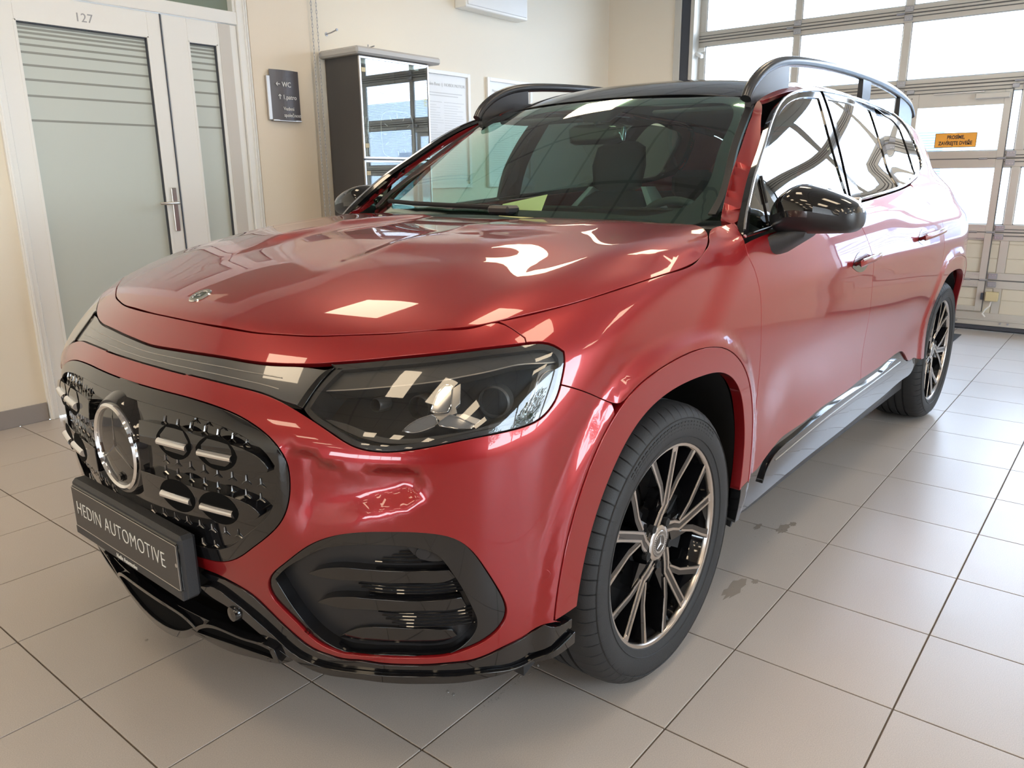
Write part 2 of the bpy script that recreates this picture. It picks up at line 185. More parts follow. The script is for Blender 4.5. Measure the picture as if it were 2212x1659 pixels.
# ------------------------------------------------------------------ materials
MATS = {}
def mat(name, col, rough=.5, metal=0., coat=0., spec=.5, emit=None, es=0., coat_r=.03, bump=0., bscale=60., vary=0., vscale=8., alpha=None):
    if name in MATS: return MATS[name]
    m = bpy.data.materials.new(name); m.use_nodes = True; nt = m.node_tree
    p = nt.nodes['Principled BSDF']
    p.inputs['Base Color'].default_value = (*col, 1); p.inputs['Roughness'].default_value = rough
    p.inputs['Metallic'].default_value = metal; p.inputs['Coat Weight'].default_value = coat
    p.inputs['Coat Roughness'].default_value = coat_r; p.inputs['Specular IOR Level'].default_value = spec
    if emit:
        p.inputs['Emission Color'].default_value = (*emit, 1); p.inputs['Emission Strength'].default_value = es
    if bump or vary:
        tc = nt.nodes.new('ShaderNodeTexCoord')
        if bump:
            n = nt.nodes.new('ShaderNodeTexNoise'); n.inputs['Scale'].default_value = bscale; n.inputs['Detail'].default_value = 4
            b = nt.nodes.new('ShaderNodeBump'); b.inputs['Strength'].default_value = bump; b.inputs['Distance'].default_value = .002
            nt.links.new(tc.outputs['Object'], n.inputs['Vector']); nt.links.new(n.outputs[0], b.inputs['Height'])
            nt.links.new(b.outputs[0], p.inputs['Normal'])
        if vary:
            n = nt.nodes.new('ShaderNodeTexNoise'); n.inputs['Scale'].default_value = vscale; n.inputs['Detail'].default_value = 5
            r = nt.nodes.new('ShaderNodeMapRange'); r.inputs['To Min'].default_value = 1-vary; r.inputs['To Max'].default_value = 1+vary
            mx = nt.nodes.new('ShaderNodeMix'); mx.data_type = 'RGBA'; mx.blend_type = 'MULTIPLY'; mx.inputs[0].default_value = 1
            mx.inputs[6].default_value = (*col, 1)
            nt.links.new(tc.outputs['Object'], n.inputs['Vector']); nt.links.new(n.outputs[0], r.inputs[0]); nt.links.new(r.outputs[0], mx.inputs[7])
            nt.links.new(mx.outputs[2], p.inputs['Base Color'])
    MATS[name] = m
    return m
def glass(name, tint, refl=1.0, ior=1.5, rough=0.0, film=None):
    """thin sheet glass: tinted see-through plus a fresnel mirror layer"""
    if name in MATS: return MATS[name]
    m = bpy.data.materials.new(name); m.use_nodes = True; nt = m.node_tree; nt.nodes.clear()
    o = nt.nodes.new('ShaderNodeOutputMaterial'); t = nt.nodes.new('ShaderNodeBsdfTransparent'); g = nt.nodes.new('ShaderNodeBsdfGlossy')
    f = nt.nodes.new('ShaderNodeFresnel'); mu = nt.nodes.new('ShaderNodeMath'); mu.operation = 'MULTIPLY'; mu.use_clamp = True
    x = nt.nodes.new('ShaderNodeMixShader')
    t.inputs[0].default_value = (*tint, 1); g.inputs[0].default_value = (1, 1, 1, 1); g.inputs['Roughness'].default_value = rough
    geo = nt.nodes.new('ShaderNodeNewGeometry')
    iorn = nt.nodes.new('ShaderNodeMix'); iorn.data_type = 'FLOAT'; iorn.inputs[2].default_value = ior; iorn.inputs[3].default_value = 1/ior
    nt.links.new(geo.outputs['Backfacing'], iorn.inputs[0]); nt.links.new(iorn.outputs[0], f.inputs[0])
    mu.inputs[1].default_value = refl*1.6
    nt.links.new(f.outputs[0], mu.inputs[0]); nt.links.new(mu.outputs[0], x.inputs[0]); nt.links.new(t.outputs[0], x.inputs[1]); nt.links.new(g.outputs[0], x.inputs[2])
    nt.links.new(x.outputs[0], o.inputs[0])
    if film: film(nt, t)
    MATS[name] = m
    return m
M = {}
M['paint'] = mat('red_paint', (.30, .007, .010), .34, .45, 1.0, coat_r=.015)
M['gloss'] = mat('gloss_black', (.006, .006, .007), .06, 0, .6, coat_r=.02)
M['satin'] = mat('satin_black', (.018, .018, .020), .38)
M['matte'] = mat('matte_black', (.012, .012, .013), .7)
M['cavity'] = mat('cavity_black', (.004, .004, .004), .9, spec=.1)
M['plastic'] = mat('grained_plastic', (.030, .030, .032), .5, bump=.3, bscale=400)
M['chrome'] = mat('chrome', (.86, .86, .87), .06, 1)
M['alu'] = mat('machined_aluminium', (.66, .61, .57), .24, 1)
M['silver'] = mat('satin_silver', (.55, .53, .51), .28, .9)
M['rubber'] = mat('tyre_rubber', (.020, .020, .021), .62, bump=.25, bscale=300, vary=.15)
M['steel'] = mat('brake_steel', (.35, .34, .33), .3, 1)
M['smoke'] = mat('smoked_light_bar', (.05, .05, .05), .28, .0, 1.0, coat_r=.02)
M['lampgrey'] = mat('lamp_grey', (.075, .073, .072), .35, .3)
M['lampclear'] = mat('lamp_optic', (.30, .30, .31), .12, .55, 1.0)
M['seat'] = mat('seat_fabric', (.030, .030, .033), .75, bump=.4, bscale=220)
M['cream'] = mat('cream_leather', (.55, .53, .50), .5)
M['dash'] = mat('dash_plastic', (.022, .022, .024), .55)
M['headliner'] = mat('headliner', (.16, .16, .17), .9)
M['wsglass'] = glass('windscreen_glass', (.66, .92, .80), .85)
M['sideglass'] = glass('side_glass', (.58, .72, .66), 1.15)
M['privacy'] = glass('privacy_glass', (.10, .12, .12), 1.3)
M['lens'] = glass('lamp_lens', (.80, .80, .79), .9)
# ------------------------------------------------------------------ objects
def link(o, parent=None):
    COL.objects.link(o)
    if parent is not None: o.parent = parent
    return o
def empty(name, loc=(0, 0, 0), rz=0., parent=None):
    o = bpy.data.objects.new(name, None); o.empty_display_size = .05
    link(o, parent); o.location = loc; o.rotation_euler = (0, 0, rz); return o
def tag(o, label=None, cat=None, group=None, kind=None):
    if label: o['label'] = label
    if cat: o['category'] = cat
    if group: o['group'] = group
    if kind: o['kind'] = kind
    return o
def mesh_obj(name, verts, faces, m, parent=None, normals=None, smooth=True):
    me = bpy.data.meshes.new(name)
    me.from_pydata([tuple(map(float, v)) for v in verts], [], [tuple(int(i) for i in f) for f in faces])
    if m is not None: me.materials.append(m)
    if smooth: me.polygons.foreach_set('use_smooth', np.ones(len(me.polygons), bool))
    me.update()
    if normals is not None: me.normals_split_custom_set_from_vertices([tuple(map(float, n)) for n in normals])
    return link(bpy.data.objects.new(name, me), parent)
class MB:
    """collects simple solids into one mesh"""
    def __init__(s): s.v = []; s.f = []
    def add(s, v, f):
        n = len(s.v); s.v += [tuple(map(float, p)) for p in v]; s.f += [tuple(i+n for i in q) for q in f]; return s
    def box(s, a, b, bev=0.):
        x0, y0, z0 = [min(p, q) for p, q in zip(a, b)]; x1, y1, z1 = [max(p, q) for p, q in zip(a, b)]
        if bev <= 0:
            v = [(x, y, z) for z in (z0, z1) for y in (y0, y1) for x in (x0, x1)]
            return s.add(v, [(0, 2, 3, 1), (4, 5, 7, 6), (0, 1, 5, 4), (2, 6, 7, 3), (0, 4, 6, 2), (1, 3, 7, 5)])
        e = min(bev, .49*(x1-x0), .49*(y1-y0), .49*(z1-z0))
        v = []; idx = {}
        for i in (0, 1):
            for j in (0, 1):
                for k in (0, 1):
                    p = [(x0, x1)[i], (y0, y1)[j], (z0, z1)[k]]; sg = [1-2*i, 1-2*j, 1-2*k]
                    for ax in range(3):
                        q = [p[t] if t == ax else p[t]+sg[t]*e for t in range(3)]
                        idx[i, j, k, ax] = len(v); v.append(q)
        f = []
        for ax in range(3):
            o1, o2 = [t for t in range(3) if t != ax]
            for val in (0, 1):
                q = []
                for a_, b_ in ((0, 0), (1, 0), (1, 1), (0, 1)):
                    key = [0, 0, 0]; key[ax] = val; key[o1] = a_; key[o2] = b_; q.append(idx[(*key, ax)])
                f.append(tuple(q))
        for ax in range(3):      # edges along ax
            o1, o2 = [t for t in range(3) if t != ax]
            for a_ in (0, 1):
                for b_ in (0, 1):
                    k0 = [0, 0, 0]; k0[o1] = a_; k0[o2] = b_; k1 = list(k0); k1[ax] = 1
                    f.append((idx[(*k0, o1)], idx[(*k0, o2)], idx[(*k1, o2)], idx[(*k1, o1)]))
        for i in (0, 1):
            for j in (0, 1):
                for k in (0, 1): f.append((idx[i, j, k, 0], idx[i, j, k, 1], idx[i, j, k, 2]))
        n = len(s.v); s.v += [tuple(p) for p in v]; s.f += [tuple(t+n for t in q) for q in f]
        return s
    def tube(s, path, r, n=10, closed=False, ry=None, up=(0, 0, 1), caps=True):
        path = [Vector(p) for p in path]; k = len(path); rings = []
        rr = r if hasattr(r, '__len__') else [r]*k
        for i, p in enumerate(path):
            a = path[(i-1) % k] if closed or i else path[0]; b = path[(i+1) % k] if closed or i < k-1 else path[-1]
            t = (b-a).normalized(); upv = Vector(up)
            if abs(t.dot(upv)) > .96: upv = Vector((1, 0, 0)) if abs(t.x) < .9 else Vector((0, 1, 0))
            sx = t.cross(upv).normalized(); sy = sx.cross(t)
            ra = rr[i]; rb = ra if ry is None else ra*ry
            rings.append([p+sx*(ra*math.cos(q))+sy*(rb*math.sin(q)) for q in [2*math.pi*j/n for j in range(n)]])
        v = [q for r_ in rings for q in r_]; f = []
        for i in range(k if closed else k-1):
            j = (i+1) % k
            for t in range(n): f.append((i*n+t, i*n+(t+1) % n, j*n+(t+1) % n, j*n+t))
        if caps and not closed: f.append(tuple(reversed(range(n)))); f.append(tuple((k-1)*n+t for t in range(n)))
        return s.add(v, f)
    def cyl(s, c, r, h, n=20, axis='z', r2=None):
        r2 = r if r2 is None else r2; v = []
        for k, (q, hh) in enumerate(((r, 0), (r2, h))):
            for i in range(n):
                a = 2*math.pi*i/n; p = (q*math.cos(a), q*math.sin(a), hh)
                if axis == 'y': p = (p[0], p[2], -p[1])
                if axis == 'x': p = (p[2], p[0], p[1])
                v.append((c[0]+p[0], c[1]+p[1], c[2]+p[2]))
        f = [(i, (i+1) % n, n+(i+1) % n, n+i) for i in range(n)]+[tuple(reversed(range(n))), tuple(range(n, 2*n))]
        return s.add(v, f)
    def extrude(s, poly, d):
        """poly: planar 3D outline (convex), d: offset vector"""
        n = len(poly); d = Vector(d); v = [Vector(p) for p in poly]+[Vector(p)+d for p in poly]
        return s.add(v, [tuple(reversed(range(n))), tuple(range(n, 2*n))]+[(i, (i+1) % n, n+(i+1) % n, n+i) for i in range(n)])
    def build(s, name, m, parent=None, smooth=False):
        o = mesh_obj(name, s.v, s.f, m, parent, smooth=False)
        if smooth:
            me = o.data
            me.polygons.foreach_set('use_smooth', np.ones(len(me.polygons), bool))
            try: me.set_sharp_from_angle(angle=math.radians(38))
            except Exception: pass
        return o
def box(name, a, b, m, parent=None, bev=0.): return MB().box(a, b, bev).build(name, m, parent)
def lathe(name, prof, m, parent=None, n=48, axis='y', c=(0, 0, 0), smooth=True):
    """prof: (radius, height along axis)"""
    v = []; k = len(prof)
    for i in range(n):
        a = 2*math.pi*i/n
        for r, h in prof:
            p = (r*math.cos(a), r*math.sin(a), h)
            if axis == 'y': p = (p[0], h, p[1])
            if axis == 'x': p = (h, p[0], p[1])
            v.append((c[0]+p[0], c[1]+p[1], c[2]+p[2]))
    f = [(i*k+j, i*k+j+1, ((i+1) % n)*k+j+1, ((i+1) % n)*k+j) for i in range(n) for j in range(k-1)]
    mb = MB().add(v, f)
    return mb.build(name, m, parent, smooth=smooth)
def text(name, body, size, m, origin, ux, uy, parent=None, ext=.0006, align='LEFT', sx=1.0, space=1.0, shear=0., bold=0.):
    """flat lettering in the plane spanned by ux, uy"""
    cu = bpy.data.curves.new(name, 'FONT'); cu.body = body; cu.size = size; cu.extrude = ext; cu.align_x = align
    cu.space_character = space; cu.shear = shear; cu.offset = bold; cu.resolution_u = 3
    to = bpy.data.objects.new(name, cu); COL.objects.link(to)
    bpy.context.view_layer.update()
    me = bpy.data.meshes.new_from_object(to.evaluated_get(bpy.context.evaluated_depsgraph_get()))
    bpy.data.objects.remove(to); bpy.data.curves.remove(cu)
    ux = Vector(ux).normalized(); uy = Vector(uy).normalized(); uz = ux.cross(uy)
    o3 = Vector(origin)
    co = np.empty(len(me.vertices)*3); me.vertices.foreach_get('co', co); co = co.reshape(-1, 3)
    out = np.array(o3)+np.outer(co[:, 0]*sx, ux)+np.outer(co[:, 1], uy)+np.outer(co[:, 2], uz)
    me.vertices.foreach_set('co', out.ravel()); me.materials.clear(); me.materials.append(m); me.update()
    me.name = name
    return link(bpy.data.objects.new(name, me), parent)
# ------------------------------------------------------------------ panels cut out of the body surface
def resample(pts, ds, sm=2, corner=38, closed=True):
    P = np.array(pts, float); n = len(P)
    keep = [0]
    for i in range(1, n):
        if np.hypot(*(P[i]-P[keep[-1]])) > ds*.35: keep.append(i)
    P = P[keep]; n = len(P)
    if closed and np.hypot(*(P[0]-P[-1])) < ds*.35: P = P[:-1]; n -= 1
    cs = []
    for i in range(n):
        if not closed and i in (0, n-1): cs.append(i); continue
        a = P[i]-P[i-1]; b = P[(i+1) % n]-P[i]
        ang = abs(math.degrees(math.atan2(a[0]*b[1]-a[1]*b[0], a@b)))
        if ang > corner: cs.append(i)
    if closed and not cs: cs = [0]
    out = []
    segs = list(zip(cs, cs[1:]+([cs[0]+n] if closed else [])))
    if not closed: segs = list(zip(cs[:-1], cs[1:]))
    for a, b in segs:
        Q = np.array([P[k % n] for k in range(a, b+1)])
        d = np.r_[0, np.cumsum(np.hypot(*np.diff(Q, axis=0).T))]
        k = max(1, int(round(d[-1]/ds))); t = np.linspace(0, d[-1], k+1)
        if len(Q) > 2: R_ = np.stack([Spl(d, Q[:, 0])(t), Spl(d, Q[:, 1])(t)], -1)
        else: R_ = np.stack([np.interp(t, d, Q[:, 0]), np.interp(t, d, Q[:, 1])], -1)
        for _ in range(sm):
            if len(R_) > 4: R_[1:-1] = .25*R_[:-2]+.5*R_[1:-1]+.25*R_[2:]
        out.append(R_[:-1])
    if not closed: out.append(P[-1:])
    return np.concatenate(out)
def area2(P): return .5*np.sum(P[:, 0]*np.roll(P[:, 1], -1)-P[:, 1]*np.roll(P[:, 0], -1))
def inset(P, d):
    """shrink a counter-clockwise loop by d"""
    a = P-np.roll(P, 1, 0); b = np.roll(P, -1, 0)-P
    na = np.stack([-a[:, 1], a[:, 0]], -1)/np.maximum(np.hypot(*a.T), 1e-9)[:, None]
    nb = np.stack([-b[:, 1], b[:, 0]], -1)/np.maximum(np.hypot(*b.T), 1e-9)[:, None]
    m_ = na+nb; l = np.maximum((m_*m_).sum(1)/2, .35)
    return P+m_/l[:, None]*d
def inside(P, Q):
    x, y = Q[:, 0], Q[:, 1]; r = np.zeros(len(Q), bool)
    x0, y0 = P[:, 0], P[:, 1]; x1, y1 = np.roll(x0, -1), np.roll(y0, -1)
    for a, b, c, d in zip(x0, y0, x1, y1):
        if b == d: continue
        k = ((b > y) != (d > y)) & (x < (c-a)*(y-b)/(d-b)+a); r ^= k
    return r
class Srf:
    def __init__(s, P, Gf): s.P, s.Gf = P, Gf
Gs = lambda x, w, z: np.abs(w)-ws(x, z)
BELT = Srf(lambda a, b: belt(a, b, G), G)
def _beltf(a, b):
    a = np.asarray(a, float); b = np.asarray(b, float)
    P = belt(a, b, GF); k = (a > .40) & (b > 1.10)
    if k.any(): P[k] = _sidef(a[k], b[k])
    return P
BELTF = Srf(_beltf, GF)
def _hood(x, w): return top(x, w, G, .75, 1.5)
HOOD = Srf(_hood, G)
ROOF = Srf(lambda x, w: top(x, w, GU, 1.25, 1.9), GU)
SIDE = Srf(lambda x, z: np.stack([x, ws(x, z), z], -1), Gs)
def _sidef(x, z):
    lo = ws(x, z)-.07-.25*np.clip(z-1.45, 0, .3)   # start inside the pillar, next to the flank
    t = bis(lambda t: GF(x, t, z), lo, 0*x+1.3); return np.stack([x, t, z], -1)
SIDEF = Srf(_sidef, GF)
def _ws(w, z):
    t = bis(lambda t: GU(2.0-t, w, z), 0*w, 0*w+2.2); return np.stack([2.0-t, w, z], -1)
WSCR = Srf(_ws, GU)
def panel(name, parent, m, srf, poly, holes=(), off=0., rim=.014, ds=.012, grid=.024, gap=.0018, sm=2, mirror=False, corner=38, raw=False, flat=0.):
    L = resample(poly, ds, sm, corner) if not raw else np.array(poly, float)
    if area2(L) < 0: L = L[::-1]
    if gap: L = inset(L, gap)
    Hs = []
    for h in holes:
        q = resample(h, ds, sm, corner)
        if area2(q) < 0: q = q[::-1]
        Hs.append(inset(q, -gap) if gap else q)
    loops = [L]+Hs
    bd = np.concatenate(loops)
    lo, hi = L.min(0), L.max(0); I = np.zeros((0, 2))
    if grid:
        gx = np.arange(lo[0], hi[0], grid); gy = np.arange(lo[1], hi[1], grid*.866)
        X, Y = np.meshgrid(gx, gy); X = X+(np.arange(len(gy)) % 2)[:, None]*grid*.5
        I = np.stack([X.ravel(), Y.ravel()], -1); I = I[inside(L, I)]
        for q in Hs: I = I[~inside(q, I)]
        if len(I):
            d = np.full(len(I), 9.)
            for s in range(0, len(bd), 200): d = np.minimum(d, np.sqrt(((I[:, None]-bd[None, s:s+200])**2).sum(2)).min(1))
            I = I[d > grid*.45]
    A = np.concatenate([bd, I]); E = []; s = 0
    for q in loops:
        k = len(q); E += [(s+i, s+(i+1) % k) for i in range(k)]; s += k
    ov, oe, of, orv, _, _ = delaunay_2d_cdt([Vector(map(float, p)) for p in A], E, [], 0, 1e-7)
    V = np.array([tuple(p) for p in ov]); F = np.array([tuple(f) for f in of])
    c = V[F].mean(1); k = inside(L, c)
    for q in Hs: k &= ~inside(q, c)
    F = F[k]
    inv = {}
    for i, o_ in enumerate(orv):
        for t in o_: inv[t] = i
    P = srf.P(V[:, 0], V[:, 1]); N = normal(P, srf.Gf)
    if flat: pass
    P = P+N*off
    e1 = P[F[:, 1]]-P[F[:, 0]]; e2 = P[F[:, 2]]-P[F[:, 0]]
    if (np.cross(e1, e2)*N[F[:, 0]]).sum() < 0: F = F[:, ::-1]
    vs_, ns, fs = [P], [N], [tuple(f) for f in F]; base = len(P); s = 0
    if rim:
        for li, q in enumerate(loops):
            ids = [inv.get(s+i) for i in range(len(q))]; s += len(q)
            ids = [i for i in ids if i is not None]; k = len(ids)
            Pa = P[ids]; Na = N[ids]; t = np.roll(Pa, -1, 0)-np.roll(Pa, 1, 0)
            o_ = np.cross(t, Na); o_ /= np.maximum(np.linalg.norm(o_, axis=1, keepdims=True), 1e-9)
            if li == 0:
                cc = Pa.mean(0)
                if area2(np.stack([((Pa-cc)@(Pa[0]-cc)), ((Pa-cc)@np.cross(Na.mean(0), Pa[0]-cc))], -1)) < 0: o_ = -o_
            else:
                cc = Pa.mean(0)
                if area2(np.stack([((Pa-cc)@(Pa[0]-cc)), ((Pa-cc)@np.cross(Na.mean(0), Pa[0]-cc))], -1)) > 0: o_ = -o_
            r0 = min(.0016, abs(rim)*.3)
            q0 = Pa; q1 = Pa+o_*r0*.8-Na*r0; q2 = Pa+o_*r0*.8-Na*rim
            for a_, b_, na, nb in ((q0, q1, Na, o_), (q1, q2, o_, o_)):
                vs_ += [a_, b_]; ns += [na, nb]
                for i in range(k):
                    j = (i+1) % k; f = (base+i, base+j, base+k+j, base+k+i)
                    fn = np.cross(a_[j]-a_[i], b_[i]-a_[i])
                    fs.append(f if fn@(na[i]+nb[i]) > 0 else f[::-1])
                base += 2*k
    V3 = np.concatenate(vs_); N3 = np.concatenate(ns)
    cv = np.array([1, -1, 1.])
    o1 = mesh_obj(name, V3*cv, [f[::-1] for f in fs], m, parent, N3*cv)
    if not mirror: return o1
    o2 = mesh_obj(name, V3, fs, m, parent if not isinstance(mirror, bpy.types.Object) else mirror, N3)
    return o1, o2
def on(srf, a, b, off=0.):
    """points of the body surface as blender-local coordinates (visible side)"""
    a = np.atleast_1d(np.asarray(a, float)); b = np.atleast_1d(np.asarray(b, float))
    P = srf.P(a, b); P = P+normal(P, srf.Gf)*off
    return P*np.array([1, -1, 1.])
def tube_on(name, parent, m, srf, pts, off, r, n=8, ds=.012, mirror=False, closed=False, sm=1, corner=60):
    L = resample(pts, ds, sm, corner, closed); Q = on(srf, L[:, 0], L[:, 1], off)
    o1 = MB().tube(Q, r, n, closed).build(name, m, parent, True)
    if not mirror: return o1
    o2 = MB().tube(Q*np.array([1, -1, 1.]), r, n, closed).build(name, m, parent if not isinstance(mirror, bpy.types.Object) else mirror, True)
    return o1, o2
# ================================================================== the room
def tile_mat():
    m = mat('floor_tile', (.50, .445, .40), .30)
    nt = m.node_tree; p = nt.nodes['Principled BSDF']
    geo = nt.nodes.new('ShaderNodeNewGeometry'); oi = nt.nodes.new('ShaderNodeObjectInfo')
    n1 = nt.nodes.new('ShaderNodeTexNoise'); n1.inputs['Scale'].default_value = 420; n1.inputs['Detail'].default_value = 2
    n2 = nt.nodes.new('ShaderNodeTexNoise'); n2.inputs['Scale'].default_value = 3.0; n2.inputs['Detail'].default_value = 6
    r1 = nt.nodes.new('ShaderNodeMapRange'); r1.inputs[1].default_value = .30; r1.inputs[2].default_value = .70; r1.inputs[3].default_value = .86; r1.inputs[4].default_value = 1.10
    r2 = nt.nodes.new('ShaderNodeMapRange'); r2.inputs[3].default_value = .94; r2.inputs[4].default_value = 1.05
    r3 = nt.nodes.new('ShaderNodeMapRange'); r3.inputs[3].default_value = .975; r3.inputs[4].default_value = 1.025
    a = nt.nodes.new('ShaderNodeMath'); a.operation = 'MULTIPLY'; b = nt.nodes.new('ShaderNodeMath'); b.operation = 'MULTIPLY'
    mx = nt.nodes.new('ShaderNodeMix'); mx.data_type = 'RGBA'; mx.blend_type = 'MULTIPLY'; mx.inputs[0].default_value = 1; mx.inputs[6].default_value = (.50, .445, .40, 1)
    L = nt.links.new
    L(geo.outputs['Position'], n1.inputs['Vector']); L(geo.outputs['Position'], n2.inputs['Vector'])
    L(n1.outputs[0], r1.inputs[0]); L(n2.outputs[0], r2.inputs[0]); L(oi.outputs['Random'], r3.inputs[0])
    L(r1.outputs[0], a.inputs[0]); L(r2.outputs[0], a.inputs[1]); L(a.outputs[0], b.inputs[0]); L(r3.outputs[0], b.inputs[1]); L(b.outputs[0], mx.inputs[7])
    L(mx.outputs[2], p.inputs['Base Color'])
    rr = nt.nodes.new('ShaderNodeMapRange'); rr.inputs[3].default_value = .24; rr.inputs[4].default_value = .40
    L(n2.outputs[0], rr.inputs[0]); L(rr.outputs[0], p.inputs['Roughness'])
    bp = nt.nodes.new('ShaderNodeBump'); bp.inputs['Strength'].default_value = .12; bp.inputs['Distance'].default_value = .001
    L(n1.outputs[0], bp.inputs['Height']); L(bp.outputs[0], p.inputs['Normal'])
    return m
M['tile'] = tile_mat()
M['grout'] = mat('grout', (.13, .10, .075), .9)
M['wall'] = mat('wall_paint', (.86, .79, .66), .7, bump=.15, bscale=140)
M['walldark'] = mat('brown_wall_panel', (.16, .10, .07), .5)
M['wall2'] = mat('wall_paint_warm', (.82, .72, .58), .7, bump=.15, bscale=140)
M['ceil'] = mat('ceiling_tile', (.55, .53, .49), .8, bump=.2, bscale=90)
M['ceilbar'] = mat('ceiling_bar', (.30, .29, .28), .6)
M['white'] = mat('white_lacquer', (.84, .83, .79), .28)
M['whitegrey'] = mat('bead_grey', (.55, .55, .53), .4)  # even pale grey of the glazing beads in the sectional door
M['rubseal'] = mat('rubber_seal', (.05, .055, .07), .5)
M['skirt'] = mat('skirting_tile', (.33, .31, .30), .4, vary=.06)
M['nickel'] = mat('brushed_nickel', (.60, .56, .50), .3, 1)
def frosted():
    m = mat('frosted_film', (.56, .60, .55), .35, spec=.5)
    return m
M['frost'] = frosted()
M['filmline'] = mat('clear_film_line', (.30, .31, .28), .2)
M['signgrey'] = mat('sign_grey', (.115, .108, .115), .38, .2)
M['ink'] = mat('white_lettering', (.85, .85, .82), .5)
M['numgrey'] = mat('grey_lettering', (.36, .36, .36), .5)
M['cabinet'] = mat('cabinet_grey', (.075, .070, .068), .45, bump=.2, bscale=300)
M['cabtop'] = mat('cabinet_top', (.50, .485, .46), .4)
M['cabglass'] = glass('cabinet_glass', (.86, .90, .88), 1.5)
M['poster'] = mat('poster_paper', (.80, .80, .78), .35)
M['print1'] = mat('poster_print', (.60, .60, .58), .5)
M['door_alu'] = mat('door_aluminium', (.58, .545, .48), .38, .25)
M['door_dark'] = mat('door_gap', (.12, .115, .11), .6)
M['panel'] = mat('door_panel', (.66, .60, .48), .45)
M['hinge'] = mat('galvanised', (.40, .40, .42), .45, .7)
M['orange'] = mat('orange_sign', (.95, .42, .055), .45)
M['darkink'] = mat('dark_lettering', (.05, .035, .03), .5)
M['yellowink'] = glass('yellow_film', (.98, .86, .50), .3)
M['beige'] = mat('junction_box', (.62, .52, .30), .5)
M['lamp'] = mat('lamp_diffuser', (.9, .85, .75), .4, emit=(1, .80, .56), es=8.0)
def pane_mat():
    m = bpy.data.materials.new('ribbed_pane'); m.use_nodes = True; nt = m.node_tree; nt.nodes.clear()
    o = nt.nodes.new('ShaderNodeOutputMaterial'); t = nt.nodes.new('ShaderNodeBsdfTransparent'); g = nt.nodes.new('ShaderNodeBsdfGlossy'); x = nt.nodes.new('ShaderNodeMixShader')
    geo = nt.nodes.new('ShaderNodeNewGeometry'); sp = nt.nodes.new('ShaderNodeSeparateXYZ')
    mm = nt.nodes.new('ShaderNodeMath'); mm.operation = 'MULTIPLY'; mm.inputs[1].default_value = 2*math.pi/.0205
    si = nt.nodes.new('ShaderNodeMath'); si.operation = 'SINE'
    cr = nt.nodes.new('ShaderNodeValToRGB'); mr = nt.nodes.new('ShaderNodeMapRange'); mr.inputs[1].default_value = -1; mr.inputs[2].default_value = 1
    cr.color_ramp.elements[0].position = .10; cr.color_ramp.elements[0].color = (.62, .67, .74, 1)
    cr.color_ramp.elements[1].position = .55; cr.color_ramp.elements[1].color = (.93, .95, .97, 1)
    L = nt.links.new
    L(geo.outputs['Position'], sp.inputs[0]); L(sp.outputs['Z'], mm.inputs[0]); L(mm.outputs[0], si.inputs[0]); L(si.outputs[0], mr.inputs[0]); L(mr.outputs[0], cr.inputs[0]); L(cr.outputs[0], t.inputs[0])
    g.inputs['Roughness'].default_value = .1; x.inputs[0].default_value = .05
    L(t.outputs[0], x.inputs[1]); L(g.outputs[0], x.inputs[2]); L(x.outputs[0], o.inputs[0])
    return m
M['pane'] = pane_mat()
M['window'] = glass('window_glass', (.93, .96, .97), .8)
def S_(o): return tag(o, kind='structure')
# ---- floor with separate tiles
floor = S_(box('floor', (XF, YR, -.12), (XG+.6, YL, -.0035), M['grout']))
g = .0042
tb = MB().box((g/2, g/2, -.010), (TILE-g/2, TILE-g/2, 0), .0009).build('tile', M['tile'], floor)
tmesh = tb.data; first = True; rest = MB(); ntile = 0
for i in range(-34, 16):
    for j in range(-13, 10):
        x0, y0 = i*TILE, j*TILE
        if x0+TILE < XF or x0 > XG or y0+TILE < YR or y0 > YL-.02: continue
        y1 = min(y0+TILE-g/2, YL-.005); x1 = min(x0+TILE-g/2, XG+.1)
        vis = any(in_view((x0+a*TILE, y0+b*TILE, 0), 30) for a in (0, .5, 1) for b in (0, .5, 1))
        if vis and ntile < 290:
            ntile += 1
            if first: o = tb; first = False
            else:
                o = tb.copy(); COL.objects.link(o); o.parent = floor
            o.location = (x0, y0, 0)
            if y1 < y0+TILE-g/2-1e-6 or x1 < x0+TILE-g/2-1e-6:
                o.data = MB().box((g/2, g/2, -.010), (x1-x0, y1-y0, 0), .0009).build('tile', M['tile']).data
                for q in list(COL.objects):
                    if q.data is o.data and q is not o: bpy.data.objects.remove(q)
        else: rest.box((x0+g/2, y0+g/2, -.010), (x1, y1, 0))
tag(rest.build('tile_field', M['tile'], floor), kind='stuff')
# ---- walls, ceiling
DX0, DX1, DZ1 = .150, 1.622, 3.05        # double door opening in the left wall
wl = MB().box((XF, YL, 0), (DX0, YL+.25, ZC_)).box((DX1, YL, 0), (XB+.4, YL+.25, ZC_)).box((DX0, YL, DZ1), (DX1, YL+.25, ZC_))
wall_left = S_(wl.build('wall_left', M['wall']))
S_(box('trim_1', (1.628, YL-.016, 0), (2.088, YL+.01, ZC_), M['wall2'], bev=.002))
wb = MB().box((XB, GY1+.11, 0), (XB+.3, YL, ZC_)).box((XB, YR, 0), (XB+.3, GY0-.11, ZC_)).box((XB, GY0-.11, GZ), (XB+.3, GY1+.11, ZC_))
S_(wb.build('wall_back', M['wall2']))
WX0, WX1, WZ0, WZ1 = -1.5, 3.0, .85, 2.95
S_(MB().box((XF, YR-.3, 0), (WX0, YR, ZC_)).build('wall_right_front', M['walldark']))
wr = MB().box((WX1, YR-.3, 0), (XB+.3, YR, ZC_)).box((WX0, YR-.3, 0), (WX1, YR, WZ0)).box((WX0, YR-.3, WZ1), (WX1, YR, ZC_))
S_(wr.build('wall_right', M['wall']))
